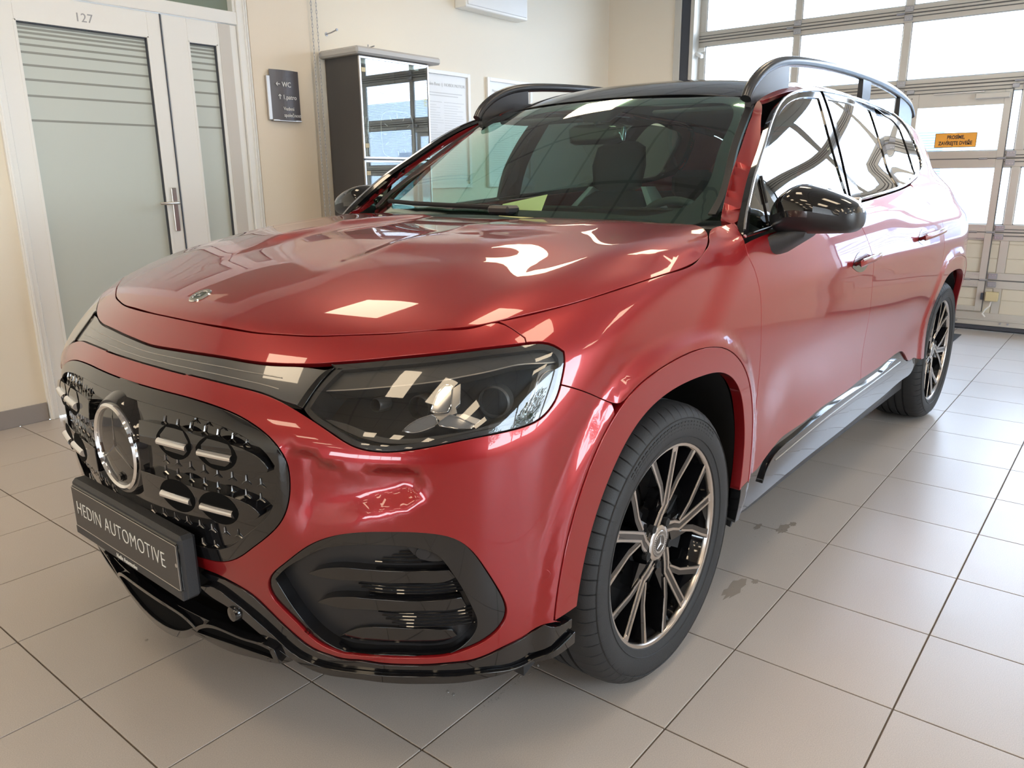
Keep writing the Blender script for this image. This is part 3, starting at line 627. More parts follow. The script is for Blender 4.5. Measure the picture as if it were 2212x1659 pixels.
FY0, FY1 = -5.0, 3.0
FZ0, FZ1 = 1.1, 2.4
wf = MB().box((XF-.3, YR, 0), (XF, FY0, ZC_)).box((XF-.3, FY1, 0), (XF, YL+.25, ZC_)).box((XF-.3, FY0, 0), (XF, FY1, FZ0)).box((XF-.3, FY0, FZ1), (XF, FY1, ZC_))
S_(wf.build('wall_front', M['walldark']))
ceil = S_(box('ceiling', (XF-.3, YR-.3, ZC_), (XG+.6, YL+.25, ZC_+.2), M['ceil']))
cb = MB()
for k in range(33): cb.box((XF+.6*k, YR, ZC_-.004), (XF+.6*k+.024, YL, ZC_+.01))
for k in range(16): cb.box((XF, YR+.6*k, ZC_-.0045), (XB, YR+.6*k+.024, ZC_+.01))
tag(cb.build('ceiling_grid', M['ceilbar'], ceil), kind='stuff')
# skirting tiles along the left wall
def skirting(name, x0, x1):
    b = S_(box(name, (x0, YL-.003, 0), (x1, YL+.02, .098), M['grout']))
    k = 0; x = x1
    while x > x0+.01:
        a = max(x0, x-.33); box('tile', (a+.0015, YL-.011, .001), (x-.0015, YL-.002, .1), M['skirt'], b, bev=.0012); x -= .333; k += 1
        if k > 14: break
skirting('baseboard_left', -2.2, DX0-.004)
skirting('baseboard_hall', 2.095, XB)
# windows on the walls that only the reflections show
def big_window(name, axis, c, a0, a1, z0, z1, n):
    fr = MB(); w = S_(empty(name))
    def bx(a, b, zlo, zhi, t=.05):
        if axis == 'y': fr.box((a, c-.10, zlo), (b, c-.02, zhi))
        else: fr.box((c-.10, a, zlo), (c-.02, b, zhi))
    bx(a0, a1, z0, z0+.06); bx(a0, a1, z1-.06, z1)
    for k in range(n+1):
        a = a0+(a1-a0)*k/n; bx(max(a0, a-.03), min(a1, a+.03), z0, z1)
    fr.build('window_frame', M['white'], w)
    for k in range(n):
        a = a0+(a1-a0)*k/n; b = a0+(a1-a0)*(k+1)/n
        if axis == 'y': box('pane', (a+.03, c-.062, z0+.06), (b-.03, c-.058, z1-.06), M['window'], w)
        else: box('pane', (c-.062, a+.03, z0+.06), (c-.058, b-.03, z1-.06), M['window'], w)
    w.location = (0, 0, 0)
big_window('window_1', 'y', YR-.1, WX0, WX1, WZ0, WZ1, 3)
big_window('window_2', 'x', XF-.1, FY0, FY1, FZ0, FZ1, 5)
# ---- outside: paving and a pale building across the yard
M['paving'] = mat('yard_paving', (.42, .42, .41), .8, bump=.3, bscale=20, vary=.1)
M['facade'] = mat('facade', (.62, .64, .66), .8)
M['facwin'] = mat('facade_window', (.16, .20, .26), .15)
S_(box('ground', (-40, -40, -.3), (60, 40, -.125), M['paving']))
# ---- double door, transom window above
D1 = S_(empty('door_1', (DX0, YL, 0)))
def dbox(name, x0, x1, z0, z1, y0, y1, m, par, bev=.002): return box(name, (x0-DX0, -y0, z0), (x1-DX0, -y1, z1), m, par, bev)
fr = MB()
def fb(x0, x1, z0, z1, y0, y1): fr.box((x0-DX0, -y0, z0), (x1-DX0, -y1, z1), .003)
fb(DX0, .196, 0, DZ1, -.06, .022); fb(1.548, DX1, 0, DZ1, -.06, .022); fb(.196, 1.548, 2.19, 2.262, -.06, .018)
fb(.196, 1.548, 3.0, DZ1, -.06, .022); fb(.196, .228, 2.262, 3.0, -.06, .012); fb(1.528, 1.548, 2.262, 3.0, -.06, .012)
fb(.158, .170, 0, DZ1, .018, .028); fb(1.590, 1.600, 0, DZ1, .018, .030); fb(1.606, 1.613, 0, DZ1, .018, .028)
fr.build('door_frame', M['white'], D1)
tw = dbox('transom_pane', .226, 1.530, 2.26, 3.0, -.045, -.040, mat('transom_glass', (.20, .24, .19), .08, coat=1), D1)
def leaf(name, x0, x1, gx0, gx1, gz0, gz1, zt, handle):
    L_ = MB(); y0, y1 = -.045, .006
    for a in ((x0, gx0, .008, zt), (gx1, x1, .008, zt), (gx0, gx1, .008, gz0), (gx0, gx1, gz1, zt)):
        L_.box((a[0]-DX0, -y0, a[2]), (a[1]-DX0, -y1, a[3]), .002)
    lf = L_.build(name, M['white'], D1)
    bd = MB()
    for a in ((gx0-.006, gx0+.008, gz0, gz1), (gx1-.010, gx1+.006, gz0, gz1), (gx0, gx1, gz1-.008, gz1+.006), (gx0, gx1, gz0-.006, gz0+.008)):
        bd.box((a[0]-DX0, .02, a[2]), (a[1]-DX0, -.0085, a[3]), .001)
    bd.build('glazing_bead', M['white'], lf)
    sl = MB()
    for a in ((gx1-.016, gx1-.010, gz0, gz1-.008), (gx0+.008, gx1-.01, gz1-.013, gz1-.008)):
        sl.box((a[0]-DX0, .02, a[2]), (a[1]-DX0, -.002, a[3]))
    sl.build('glazing_seal', M['rubseal'], lf)
    dbox('pane', gx0, gx1, gz0, gz1, -.022, -.014, M['frost'], lf, .0005)
    for zz in (2.039, 2.021, 2.001, 1.978, 1.944, 1.907, 1.846, 1.776, 1.698, 1.577):
        dbox('clear_stripe', gx0+.009, gx1-.014, zz-.0055+gz1-2.058, zz+.0055+gz1-2.058, -.016, -.0132, M['filmline'], lf, 0)
    return lf
l1 = leaf('door_leaf', .200, 1.055, .290, .978, .36, 2.058, 2.186, True)
l2 = leaf('side_leaf', 1.066, 1.544, 1.216, 1.408, .36, 2.063, 2.186, False)
dbox('meeting_seal', 1.053, 1.060, .01, 2.186, -.02, .010, M['rubseal'], D1, 0)
dbox('corner_post', 1.420, 1.500, .01, 2.186, -.02, .0085, mat('door_warm_grey', (.62, .58, .52), .35), l2, .001)
text('room_number', '127', .062, M['numgrey'], (.585-DX0, -.0068, 2.085), (1, 0, 0), (0, 0, 1), l1, ext=.0008, space=1.05)
hp = dbox('handle_plate', 1.002, 1.034, .975, 1.228, .005, .014, M['nickel'], l1, .003)
MB().tube([(1.018-DX0, -.012, 1.140), (1.018-DX0, -.055, 1.140), (1.008-DX0, -.062, 1.140), (.90-DX0, -.062, 1.140)], .0085, 12).build('door_handle', M['nickel'], D1, True)
MB().cyl((1.018-DX0, -.012, 1.052), .011, .008, 16, 'y').build('key_cylinder', M['chrome'], l1, True)
# ---- wayfinding sign
sg = tag(empty('wall_sign', (1.735, YL-.016, 1.645)), 'grey sign plate lettered WC and 1.patro on wall beside the white double door', 'sign')
pl_ = MB(); n = 10
for k in range(n):
    a, b = k/n, (k+1)/n
    f = lambda t: -.020-.016*math.sin(math.pi*t)
    pl_.add([(a*.222, f(a), 0), (b*.222, f(b), 0), (b*.222, f(b), .31), (a*.222, f(a), .31), (a*.222, f(a)+.003, 0), (b*.222, f(b)+.003, 0), (b*.222, f(b)+.003, .31), (a*.222, f(a)+.003, .31)],
            [(0, 1, 2, 3), (4, 7, 6, 5), (3, 2, 6, 7), (0, 4, 5, 1)])
pl_.build('sign_plate', M['signgrey'], sg)
MB().box((-.024, -.020, 0), (.012, 0, .272), .003).build('side_rail', M['silver'], sg)
MB().box((0, -.03, -.006), (.222, 0, .004), .002).build('lower_rail', M['silver'], sg)
for t_, x, z, s in (('WC', .078, .207, .044), ('1.patro', .078, .131, .040), ('Vedení', .078, .062, .032), ('společnosti', .078, .022, .032)):
    text('lettering', t_, s, M['ink'], (x, -.0375, z), (1, 0, 0), (0, 0, 1), sg, sx=.92)
def arrow(c, ang, s):
    mb = MB(); ca, sa = math.cos(ang), math.sin(ang)
    def R2(a, b): return (c[0]+(a*ca-b*sa)*s, -.0375, c[1]+(a*sa+b*ca)*s)
    for q in ([(-.5, -.06), (.42, -.06), (.42, .06), (-.5, .06)], [(.5, 0), (.12, .38), (.03, .30), (.36, -.03)], [(.5, 0), (.36, .03), (.03, -.30), (.12, -.38)]):
        mb.extrude([R2(*p) for p in q], (0, -.0008, 0))
    mb.build('arrow', M['ink'], sg)
arrow((.048, .222), math.pi, .032); arrow((.056, .146), math.pi/2, .032)
# ---- hoist chain and hooks
ch = MB()
def chain(x, y, z0, z1):
    z = z0; k = 0
    while z < z1:
        pts = []
        for i in range(10):
            a = 2*math.pi*i/10; u_, v_ = .0055*math.cos(a), .0145*math.sin(a)
            pts.append((x+(u_ if k % 2 else .55*u_), y+(.84*u_ if k % 2 == 0 else 0), z+v_))
        ch.tube(pts, .0018, 4, True); z += .0225; k += 1
chain(2.108, YL-.030, .75, ZC_-.05); chain(2.150, YL-.030, .75, ZC_-.05)
c0 = ch.build('hoist_chain', M['hinge'])
for k in range(1): pass
mbp = MB().box((2.085, YL-.05, ZC_-.09), (2.175, YL-.001, ZC_-.002), .004); pm = mbp.build('chain_bracket', M['hinge'], c0)
tag(c0, 'galvanised hoist chain hanging in two strands beside the display cabinet', 'chain')
hk = MB().tube([(2.245, YL-.002, 2.225), (2.247, YL-.05, 2.230), (2.256, YL-.095, 2.243)], .0045, 8).cyl((2.245, YL-.002, 2.225), .013, .006, 14, 'y').cyl((2.256, YL-.102, 2.244), .0085, .008, 12, 'y')
tag(hk.build('wall_hook', M['hinge'], None, True), 'small metal hook sticking out of the wall next to the chain', 'hook')
hk = MB().tube([(2.590, YL-.002, 2.172), (2.590, YL-.04, 2.174), (2.598, YL-.085, 2.182)], .0045, 8).cyl((2.59, YL-.002, 2.172), .012, .006, 14, 'y').tube([(2.585, YL-.03, 2.150), (2.587, YL-.032, 2.195)], .004, 6)
tag(hk.build('wall_hook', M['hinge'], None, True), 'small metal hook on the wall just above the display cabinet', 'hook')
# ---- display cabinet
CX0, CX1, CY0, CY1 = 2.213, 2.862, 3.503, YL-.005
cab = tag(empty('display_cabinet', (CX0, CY1, 0)), 'tall dark grey display cabinet with glazed front against the cream wall', 'cabinet')
def cbx(name, x0, x1, y0, y1, z0, z1, m, par=None, bev=.002): return box(name, (x0-CX0, y0-CY1, z0), (x1-CX0, y1-CY1, z1), m, par or cab, bev)
cbx('side_panel', CX0, CX0+.02, CY0+.012, CY1, 0, 2.06, M['cabinet']); cbx('side_panel', CX1-.02, CX1, CY0+.012, CY1, 0, 2.06, M['cabinet'])
cbx('back_panel', CX0+.02, CX1-.02, CY1-.012, CY1, .05, 2.06, M['cabinet'])
cbx('plinth', CX0+.02, CX1-.02, CY0+.03, CY1-.012, 0, .08, M['cabinet'])
cbx('top_slab', CX0-.052, CX1+.085, CY0-.045, CY1, 2.060, 2.108, M['cabtop'], bev=.012)
for z in (.08, .74, 1.385): cbx('shelf', CX0+.02, CX1-.02, CY0+.03, CY1-.012, z, z+.022, M['white'])
cbx('top_light', CX0+.03, CX1-.06, CY0+.04, CY0+.10, 2.015, 2.055, M['white'])
def cdoor(z0, z1):
    d = MB()
    for a in ((CX0, CX0+.014, z0, z1), (CX1-.014, CX1, z0, z1), (CX0+.014, CX1-.014, z1-.014, z1), (CX0+.014, CX1-.014, z0, z0+.014)):
        d.box((a[0]-CX0, CY0-CY1, a[2]), (a[1]-CX0, CY0-CY1+.012, a[3]), .001)
    o = d.build('glass_door', M['silver'], cab)
    cbx('pane', CX0+.012, CX1-.012, CY0+.004, CY0+.008, z0+.012, z1-.012, M['cabglass'], o, 0)
    for zz in (z1-.085, z0+.085): cbx('hinge_clip', CX0+.016, CX0+.050, CY0-.002, CY0+.012, zz-.014, zz+.014, M['beige'], o, .001)
cdoor(1.402, 2.055); cdoor(.09, 1.392)
# things standing in the cabinet
dp = MB().cyl((0, 0, 0), .135, .014, 40, 'y').build('disc', mat('glass_trophy', (.42, .45, .44), .12, .3, 1.0), None, True)
wt = tag(empty('award_plate', (2.335, CY0+.12, 1.548), math.radians(38)), 'round clear award plate standing on the cabinet shelf at its left side', 'trophy')
dp.parent = wt
lathe('rim', [(.130, -.018), (.140, -.018), (.140, .004), (.130, .004), (.130, -.018)], M['silver'], wt, 40)
for k in range(5):
    a = 2*math.pi*k/5; MB().tube([(.02*math.cos(a), -.017, .02*math.sin(a)), (.115*math.cos(a), -.017, .115*math.sin(a))], .006, 6).build('spoke', M['silver'], wt)
MB().box((-.05, -.03, -.142), (.05, .03, -.132), .002).build('stand', M['silver'], wt)
ck = tag(empty('wall_clock', (2.645, CY0+.12, 1.575)), 'square clear clock with rounded corners and white hour marks in the cabinet', 'clock')
pts = []
for i in range(48):
    a = 2*math.pi*i/48; c, s = math.cos(a), math.sin(a); e = 2/4.5
    pts.append((.158*abs(c)**e*(1 if c >= 0 else -1), 0, .158*abs(s)**e*(1 if s >= 0 else -1)))
MB().tube(pts, .0028, 6, True).build('rim', M['ink'], ck)
for k in range(12):
    a = 2*math.pi*k/12; MB().box((-.0015, -.002, 0), (.0015, .001, .03)).build('hour_mark', M['ink'], ck)
    o = COL.objects[-1]; o.rotation_euler = (0, a, 0); o.location = (.112*math.sin(a), 0, .112*math.cos(a))
lathe('badge_ring', [(.015, -.002), (.0175, -.002), (.0175, .001), (.015, .001)], M['ink'], ck, 24, c=(.055, 0, 0))
def star3(name, r, m, par, c, th=.0015, w=.16, axis='y'):
    mb = MB(); cpt = Vector(c)
    for k in range(3):
        a = math.pi/2+2*math.pi*k/3; tip = Vector((math.cos(a)*r, 0, math.sin(a)*r))
        for sgn in (-1, 1):
            b = a+sgn*math.pi/3; side = Vector((math.cos(b)*r*w, 0, math.sin(b)*r*w)); n0 = len(mb.v)
            v = [Vector((0, -th, 0)), tip, side, Vector((0, th*.2, 0))]
            mb.add([cpt+p for p in v], [(0, 1, 2) if sgn > 0 else (0, 2, 1), (1, 3, 2) if sgn > 0 else (1, 2, 3)])
    return mb.build(name, m, par)
star3('star', .0155, M['ink'], ck, (.055, -.001, 0))
MB().box((-.06, -.02, -.168), (.06, .03, -.158), .002).build('stand', M['white'], ck)
# toy car on the lower shelf of the cabinet's view
def toy_car(loc, rz):
    t = tag(empty('toy_car', loc, rz), 'little red model car on a lower shelf of the display cabinet', 'toy')
    prof = [(-.10, .012), (-.102, .034), (-.08, .040), (-.045, .044), (-.02, .064), (.035, .066), (.075, .046), (.1, .042), (.104, .02), (.1, .012)]
    MB().extrude([(x, -.042, z) for x, z in prof], (0, .084, 0)).build('body', mat('toy_red', (.6, .03, .04), .2, coat=1), t, True)
    MB().extrude([(-.042, -.0425, .046), (-.02, -.0425, .061), (.033, -.0425, .062), (.062, -.0425, .048)], (0, .085, 0)).build('window', M['gloss'], t)
    for x in (-.062, .062):
        for y in (-.04, .034): MB().cyl((x, y+.006, .0165), .0165, .012, 18, 'y').build('wheel', M['matte'], t, True)
    return t
box('riser', (0, 0, 0), (.2, .16, .30), mat('shelf_clear', (.45, .47, .47), .2), cab, .002).location = (.06, -.22, .762)
toy_car((2.36, CY0+.20, 1.063), math.radians(205))
# ---- framed notices and the white box on the wall
M['fyellow'] = M['poster']
def notice(x0, x1, z0, z1, label, head):
    n_ = tag(empty('notice_frame', (x0, YL, z0)), label, 'frame', 'framed notices on the cream wall')
    w, h = x1-x0, z1-z0; f = MB()
    for a in ((0, .03, 0, h), (w-.03, w, 0, h), (.03, w-.03, 0, .03), (.03, w-.03, h-.03, h)): f.box((a[0], -.024, a[2]), (a[1], 0, a[3]), .002)
    f.build('frame', M['white'], n_)
    box('sheet', (.03, -.008, .03), (w-.03, -.002, h-.03), M['poster'], n_)
    text('heading', head, .034, M['print1'], (w*.52, -.0092, h-.115), (1, 0, 0), (0, 0, 1), n_, align='CENTER')
    bars = MB()
    for k in range(2): bars.box((.07, -.0088, h-.165-.02*k), (w-.09-.05*k, -.008, h-.172-.02*k))
    bars.box((.07, -.0088, h-.235), (w*.48, -.008, h-.239)); bars.box((w*.52, -.0088, h-.235), (w-.07, -.008, h-.239))
    random.seed(int(x0*100))
    for k in range(30):
        z = h-.26-.019*k
        if z < .06: break
        bars.box((.07, -.0086, z), (.07+(w*.40)*random.uniform(.6, 1), -.008, z-.003)); bars.box((w*.52, -.0086, z), (w*.52+(w*.40)*random.uniform(.5, 1), -.008, z-.003))
    tag(bars.build('print', M['print1'], n_), kind='stuff')
notice(3.050, 3.690, 1.190, 2.095, 'white framed notice on the wall directly right of the display cabinet', 'Mercedes-Benz  |  HOBEX MOTOR')
notice(3.910, 4.540, 1.190, 2.095, 'white framed notice nearer the corner, partly hidden by the car roof rail', 'Mercedes-Benz  |  HOBEX MOTOR')
ub = tag(empty('wall_unit', (3.545, YL, 2.575)), 'white box unit mounted high on the cream wall above the notices', 'box')
box('housing', (0, -.12, 0), (.80, 0, .42), M['white'], ub, .006); box('front_cover', (.02, -.128, .02), (.78, -.118, .40), M['poster'], ub, .004)
# ---- ceiling lights (they show as reflections in the car)
for X in (-11.0, -8.7, -6.4, -4.1, -1.8, .55, 2.9):
    for Yk in (2.55, .80, -.60, -2.6, -4.2):
        t = tag(empty('ceiling_light', (X, Yk, ZC_)), 'square warm ceiling light panel of the showroom, seen only mirrored in the car', 'light', 'ceiling lights of the showroom')
        f = MB()
        for a in ((-.30, -.28, -.30, .30), (.28, .30, -.30, .30), (-.28, .28, -.30, -.28), (-.28, .28, .28, .30)): f.box((a[0], a[2], -.012), (a[1], a[3], -.0055))
        f.build('frame', M['white'], t); box('diffuser', (-.28, -.28, -.010), (.28, .28, -.006), M['lamp'], t)
# ---- sectional door with a pass door in it
SD = S_(empty('door_2', (XG, 0, 0)))
def gb(name, y0, y1, z0, z1, x0=-.02, x1=.02, m=None, par=None, bev=.002): return box(name, (x0, y0, z0), (x1, y1, z1), m or M['door_alu'], par or SD, bev)
EDG = [2.93]; P0 = 2.845; PIT = .9055
cols = [(P0-PIT*k, P0-PIT*k-.846) for k in range(5)]
seams = [3.105, 2.53, 1.955, 1.38, .805]
def hinge(y, z, par=None):
    h = gb('hinge', y-.032, y+.032, z-.055, z-.012, -.032, -.019, M['hinge'], par, .002)
    gb('hinge_leaf', y-.032, y+.032, z+.012, z+.055, -.032, -.019, M['hinge'], h, .002)
    MB().cyl((-.036, y+.03, z), .008, .06, 10, 'y').build('knuckle', M['hinge'], h, True)
    for zz in (-.042, .042):
        for yy in (-.02, 0, .02): MB().cyl((-.036, y+yy, z+zz), .0045, .006, 8, 'x').build('bolt', M['silver'], h)
# sections: rails top and bottom of each, stiles between panes
def section(z0, z1, glazed, dskip=False):
    f = MB(); yl, yr = 2.93, GY0
    def bb(y0, y1, a, b): f.box((-.02, y0, a), (.02, y1, b), .002)
    bb(yr, yl, z1-.066, z1-.004); bb(yr, yl, z0+.004, z0+.060)
    bb(P0, yl, z0+.06, z1-.066); bb(yr, cols[-1][1], z0+.06, z1-.066)
    for k in range(len(cols)-1): bb(cols[k+1][0], cols[k][1], z0+.06, z1-.066)
    sec = f.build('door_section', M['door_alu'], SD)
    for (a, b) in cols:
        if glazed:
            gb('pane', b-.004, a+.004, z0+.056, z1-.062, -.004, .004, M['pane'], sec, 0)
            bd = MB()
            for q in ((b, b+.008, z0+.06, z1-.066), (a-.008, a, z0+.06, z1-.066), (b, a, z0+.06, z0+.067), (b, a, z1-.073, z1-.066)): bd.box((-.012, q[0], q[2]), (.0, q[1], q[3]))
            bd.build('glazing_bead', M['whitegrey'], sec)
        else:
            gb('infill', b-.004, a+.004, z0+.056, z1-.062, -.008, .008, M['panel'], sec, 0)
            zz = z0+.06
            while zz < z1-.08:
                h = min(.115, z1-.066-zz)
                gb('board', b+.002, a-.002, zz+.002, zz+h-.003, -.0135, -.0075, M['panel'], sec, .002); zz += h
    return sec
for k in range(4): section(seams[k+1], seams[k], True)
section(.42, .805, False); section(.085, .42, False)
gb('bottom_rail', GY0, 2.93, .045, .150, -.026, .02); gb('rail_lip', GY0, 2.93, .086, .098, -.034, -.02)
gb('bottom_seal', GY0, 2.93, .002, .046, -.03, .022, M['rubseal'], bev=.012)
for y in (.75, .42, .05, -.35): 
    for d in (0, .055): MB().cyl((-.040, y+d, .072), .008, .015, 10, 'x').build('bolt', M['hinge'], SD)
sm = MB()
for z in seams[1:]+[.42]: sm.box((-.0205, GY0, z-.004), (-.012, 2.93, z+.004))
for z in seams[1:]: sm.box((-.028, GY0, z-.030), (-.019, 2.93, z-.024)); sm.box((-.028, GY0, z+.022), (-.019, 2.93, z+.027))
sm.build('section_seams', M['door_dark'], SD)
for z in seams[1:3]:
    for k in range(1, 4): hinge(P0-PIT*k+.03, z)
for z in (1.38, .805, .42): hinge(.330, z); hinge(.205, z)
# pass door
pd = empty('pass_door', (0, 0, 0), parent=SD)
px0, px1 = .252, 1.002
f = MB()
def pb(y0, y1, z0, z1, a=-.034, b=-.018): f.box((a, y0, z0), (b, y1, z1), .002)
pb(px0, .303, .16, 1.896); pb(.913, px1, .16, 1.896); pb(.303, .913, 1.787, 1.896)
for z0, z1 in ((1.307, 1.440), (.755, .865), (.36, .48), (.16, .20)): pb(.303, .913, z0, z1)
f.build('pass_door_frame', M['door_alu'], pd)
gp = MB()
for a in ((px0-.006, px0, .16, 1.90), (px1, px1+.006, .16, 1.90), (px0, px1, 1.896, 1.902)): gp.box((-.0345, a[0], a[2]), (-.02, a[1], a[3]))
for z in (1.38, .805, .42): gp.box((-.0355, px0, z-.004), (-.03, px1, z+.004)); 
gp.build('door_gap', M['door_dark'], pd)
for z in (1.355, 1.405): gb('pressed_rib', px0, px1, z-.003, z+.003, -.0375, -.033, M['door_alu'], pd, 0)
cl = gb('door_closer', .262, .50, 1.832, 1.876, -.075, -.034, M['door_alu'], pd, .006)
gb('closer_rail', .44, .80, 1.884, 1.893, -.062, -.050, M['silver'], pd, .001)
for y, z in ((.965, 1.865), (.975, 1.850)): MB().cyl((-.036, y, z), .005, .004, 8, 'x').build('screw', M['door_dark'], pd)
gb('corner_block', .955, 1.012, 1.905, 1.935, -.034, -.02, M['hinge'], SD); gb('corner_block', .215, .262, 1.905, 1.935, -.034, -.02, M['hinge'], SD)
# sign on the pass door
ps = tag(empty('door_sign', (XG, .609, 1.529)), 'orange sign reading PROSÍME, ZAVÍREJTE DVEŘE on the pass door pane', 'sign')
box('border', (-.0075, -.151, -.057), (-.0045, .151, .057), M['darkink'], ps); box('face', (-.0082, -.147, -.053), (-.0070, .147, .053), M['orange'], ps)
for body, z, s in (('PROSÍME,', .010, .0395), ('ZAVÍREJTE DVEŘE', -.036, .0395)):
    text('lettering', body, s, M['darkink'], (-.0086, 0, z), (0, -1, 0), (0, 0, 1), ps, align='CENTER', sx=.78, bold=.0012)
# lettering stuck to the outside of a pane: read from the yard, seen reversed from inside
text('pane_lettering', 'EXPEDICE', .125, M['yellowink'], (.0065, .348, 2.150), (0, 1, 0), (0, 0, 1), SD, sx=.92, bold=.001)
# junction box and its cable
jb = tag(empty('junction_box', (XG-.035, .186, .255)), 'small yellowish junction box with a cable low on the sectional door', 'box')
box('housing', (-.045, -.045, 0), (0, .045, .075), M['beige'], jb, .004)
MB().tube([(-.02, .0, .0), (-.022, .006, -.04), (-.024, .035, -.075), (-.02, .05, -.11), (-.012, .03, -.135)], .006, 8).build('cable', M['white'], jb, True)
box('socket', (-.02, .060, .005), (0, .082, .06), M['rubseal'], jb, .002)
# guide rail and weather strip beside the door
gr = MB().box((XB-.012, 2.945, 0), (XB+.02, 3.045, GZ), .002)
S_(gr.build('trim_2', M['rubseal']))
gl_ = MB().box((XB-.03, 2.905, 0), (XG-.03, 2.945, GZ+.2), .003).box((XB-.02, 3.045, 0), (XB+.004, 3.115, GZ+.1), .004)
S_(gl_.build('trim_3', M['door_alu']))
S_(MB().box((XB, GY0-.11, 0), (XG+.02, GY0, GZ)).box((XG-.03, GY0, 3.105), (XG+.03, 2.93, GZ+.1)).build('trim_4', M['door_alu']))
rb = tag(empty('roller_bracket', (XG-.03, 2.90, 2.42)), 'white roller bracket at the left edge of the sectional door', 'bracket')
MB().extrude([(0, .03, .03), (0, -.06, .03), (0, -.06, 0), (0, .03, -.02)], (-.012, 0, 0)).build('plate', M['white'], rb)
MB().extrude([(-.012, .03, .02), (-.012, -.05, -.03), (-.012, -.05, -.06), (-.012, .0, -.03)], (-.05, 0, -.01)).build('arm', M['white'], rb)
MB().cyl((-.02, .06, 0), .018, .03, 14, 'x').build('roller', M['hinge'], rb, True)
# dark mat behind the car
M['mat'] = mat('floor_mat', (.05, .05, .05), .9, bump=.8, bscale=150, vary=.4, vscale=200)
tag(MB().box((4.75, .325, .0), (5.66, .93, .006), .002).build('floor_mat', M['mat']), 'dark ribbed mat lying on the tiles behind the red car', 'mat')
# pale building across the yard
bd = tag(empty('yard_building', (15, 0, 0)), 'pale building seen faintly through the ribbed door panes', 'building')
box('wall', (0, -14, -.125), (4, 14, 3.4), M['facade'], bd)
for y in (-9, -6, -3, 0.2, 3, 6, 9): box('window', (-.05, y-.6, .8), (.02, y+.6, 2.0), M['facwin'], bd)
# trees outside the right hand windows
M['leaf'] = mat('leaf', (.05, .09, .03), .6, vary=.4); M['bark'] = mat('bark', (.10, .08, .06), .9)
def tree(x, y, h, r, seed, label):
    random.seed(seed); t = tag(empty('tree', (x, y, -.12)), label, 'tree', 'trees outside the right hand windows')
    MB().tube([(0, 0, 0), (.05, 0, h*.4), (-.03, .04, h*.75)], [.12, .09, .05], 8).build('trunk', M['bark'], t, True)
    mb = MB()
    for k in range(1500):
        a = random.uniform(0, 6.28); b = random.uniform(-1, 1); q = r*random.random()**.4
        c = Vector((q*math.cos(a)*math.sqrt(1-b*b), q*math.sin(a)*math.sqrt(1-b*b), h*.72+q*b*.85))
        u = Vector((random.uniform(-1, 1), random.uniform(-1, 1), random.uniform(-1, 1))).normalized(); v = u.orthogonal().normalized(); s = random.uniform(.06, .13)
        mb.add([c+u*s, c+v*s*.5, c-u*s, c-v*s*.5], [(0, 1, 2, 3)])
    tag(mb.build('crown', M['leaf'], t), kind='stuff')
tree(-2.6, -9.5, 4.6, 1.7, 3, 'leafy tree in the yard, seen only mirrored in the car side'); tree(1.4, -10.5, 4.2, 1.5, 5, 'leafy tree in the yard, seen only mirrored in the car side')
# ================================================================== the car
CAR_O = np.array([0.211102, 1.008971, 0.0]); CAR_YAW = math.radians(-1.2)
car = tag(empty('car', CAR_O, CAR_YAW), 'red SUV with black grille, parked on the tiled showroom floor', 'car')
A = lambda k: np.array(B[k], float)
PI2 = math.pi/2
def mir(P):                          # reflect a belt outline to the far side
    P = np.array(P, float); return np.stack([-math.pi-P[:, 0], P[:, 1]], -1)
def sym(P):
    """P runs from the centre line outwards; returns the closed symmetric outline half joined with its mirror"""
    return np.concatenate([mir(P)[::-1], P])
def xz2u(x, z):
    x = np.asarray(x, float); z = np.asarray(z, float)
    t = bis(lambda t: G(x, t, z), 0*x+.2, 0*x+1.3)
    return np.where(x > 0, x, -np.arctan2(-x, t))
def arch_line(R, t0, t1, n=60, c=0., flip=1, as_u=True):
    t = np.radians(np.linspace(t0, t1, n)); r = R(t)
    x = c+flip*r*np.sin(t); z = ZC+r*np.cos(t)
    return np.stack([xz2u(x, z) if as_u else x, z], -1)
def xw2u(x, w): return np.where(x > 0, x, -np.arctan2(-x, w))
# ---- bonnet
hd = A('hood'); hd = hd[hd[:, 1] > .30]
front = np.array([[-.760, 0], [-.7585, .08], [-.752, .16], [-.742, .24]])
rear = np.array([[.375, .722], [.365, .66], [.335, .52], [.303, .34], [.282, .17], [.275, 0]])
half = np.concatenate([front, hd[:-2], [[.335, .795]], rear])
full = np.concatenate([half, (half*[1, -1])[::-1][1:-1]])
hood = panel('hood', car, M['paint'], HOOD, full, rim=.016, ds=.016, grid=.022, corner=50)
# ---- strip between bonnet and light band
hu = A('hood_u'); hu = hu[hu[:, 0] > -1.16]; i = np.argmin(abs(hu[:, 0]+.563)); hu = hu[:i+1]
fu = np.array([[-PI2, .9605], [-1.465, .960], [-1.36, .9585], [-1.25, .957]])
up = np.concatenate([fu, hu])
bt = A('bandtop'); ict = np.argmin(abs(bt[:, 0]+.519)+9*(bt[:, 1] < .95)); lowr = bt[:ict+1]; lowr = lowr[lowr[:, 0] > -1.15]
fl = np.array([[-PI2, .9052], [-1.48, .907], [-1.36, .909], [-1.24, .9098]])
lower = np.concatenate([fl, lowr])
sh = A('seamhh')
outl = np.concatenate([up, sh[1:-1], lower[::-1]])
header = panel('front_header', car, M['paint'], BELT, np.concatenate([outl[:-1], mir(outl)[::-1][1:]]) if False else np.concatenate([mir(up)[::-1][:-1], up, sh[1:-1], lower[::-1], mir(lower)[1:], mir(sh[1:-1])[::-1]]), rim=.014, ds=.014, grid=.024, corner=45)
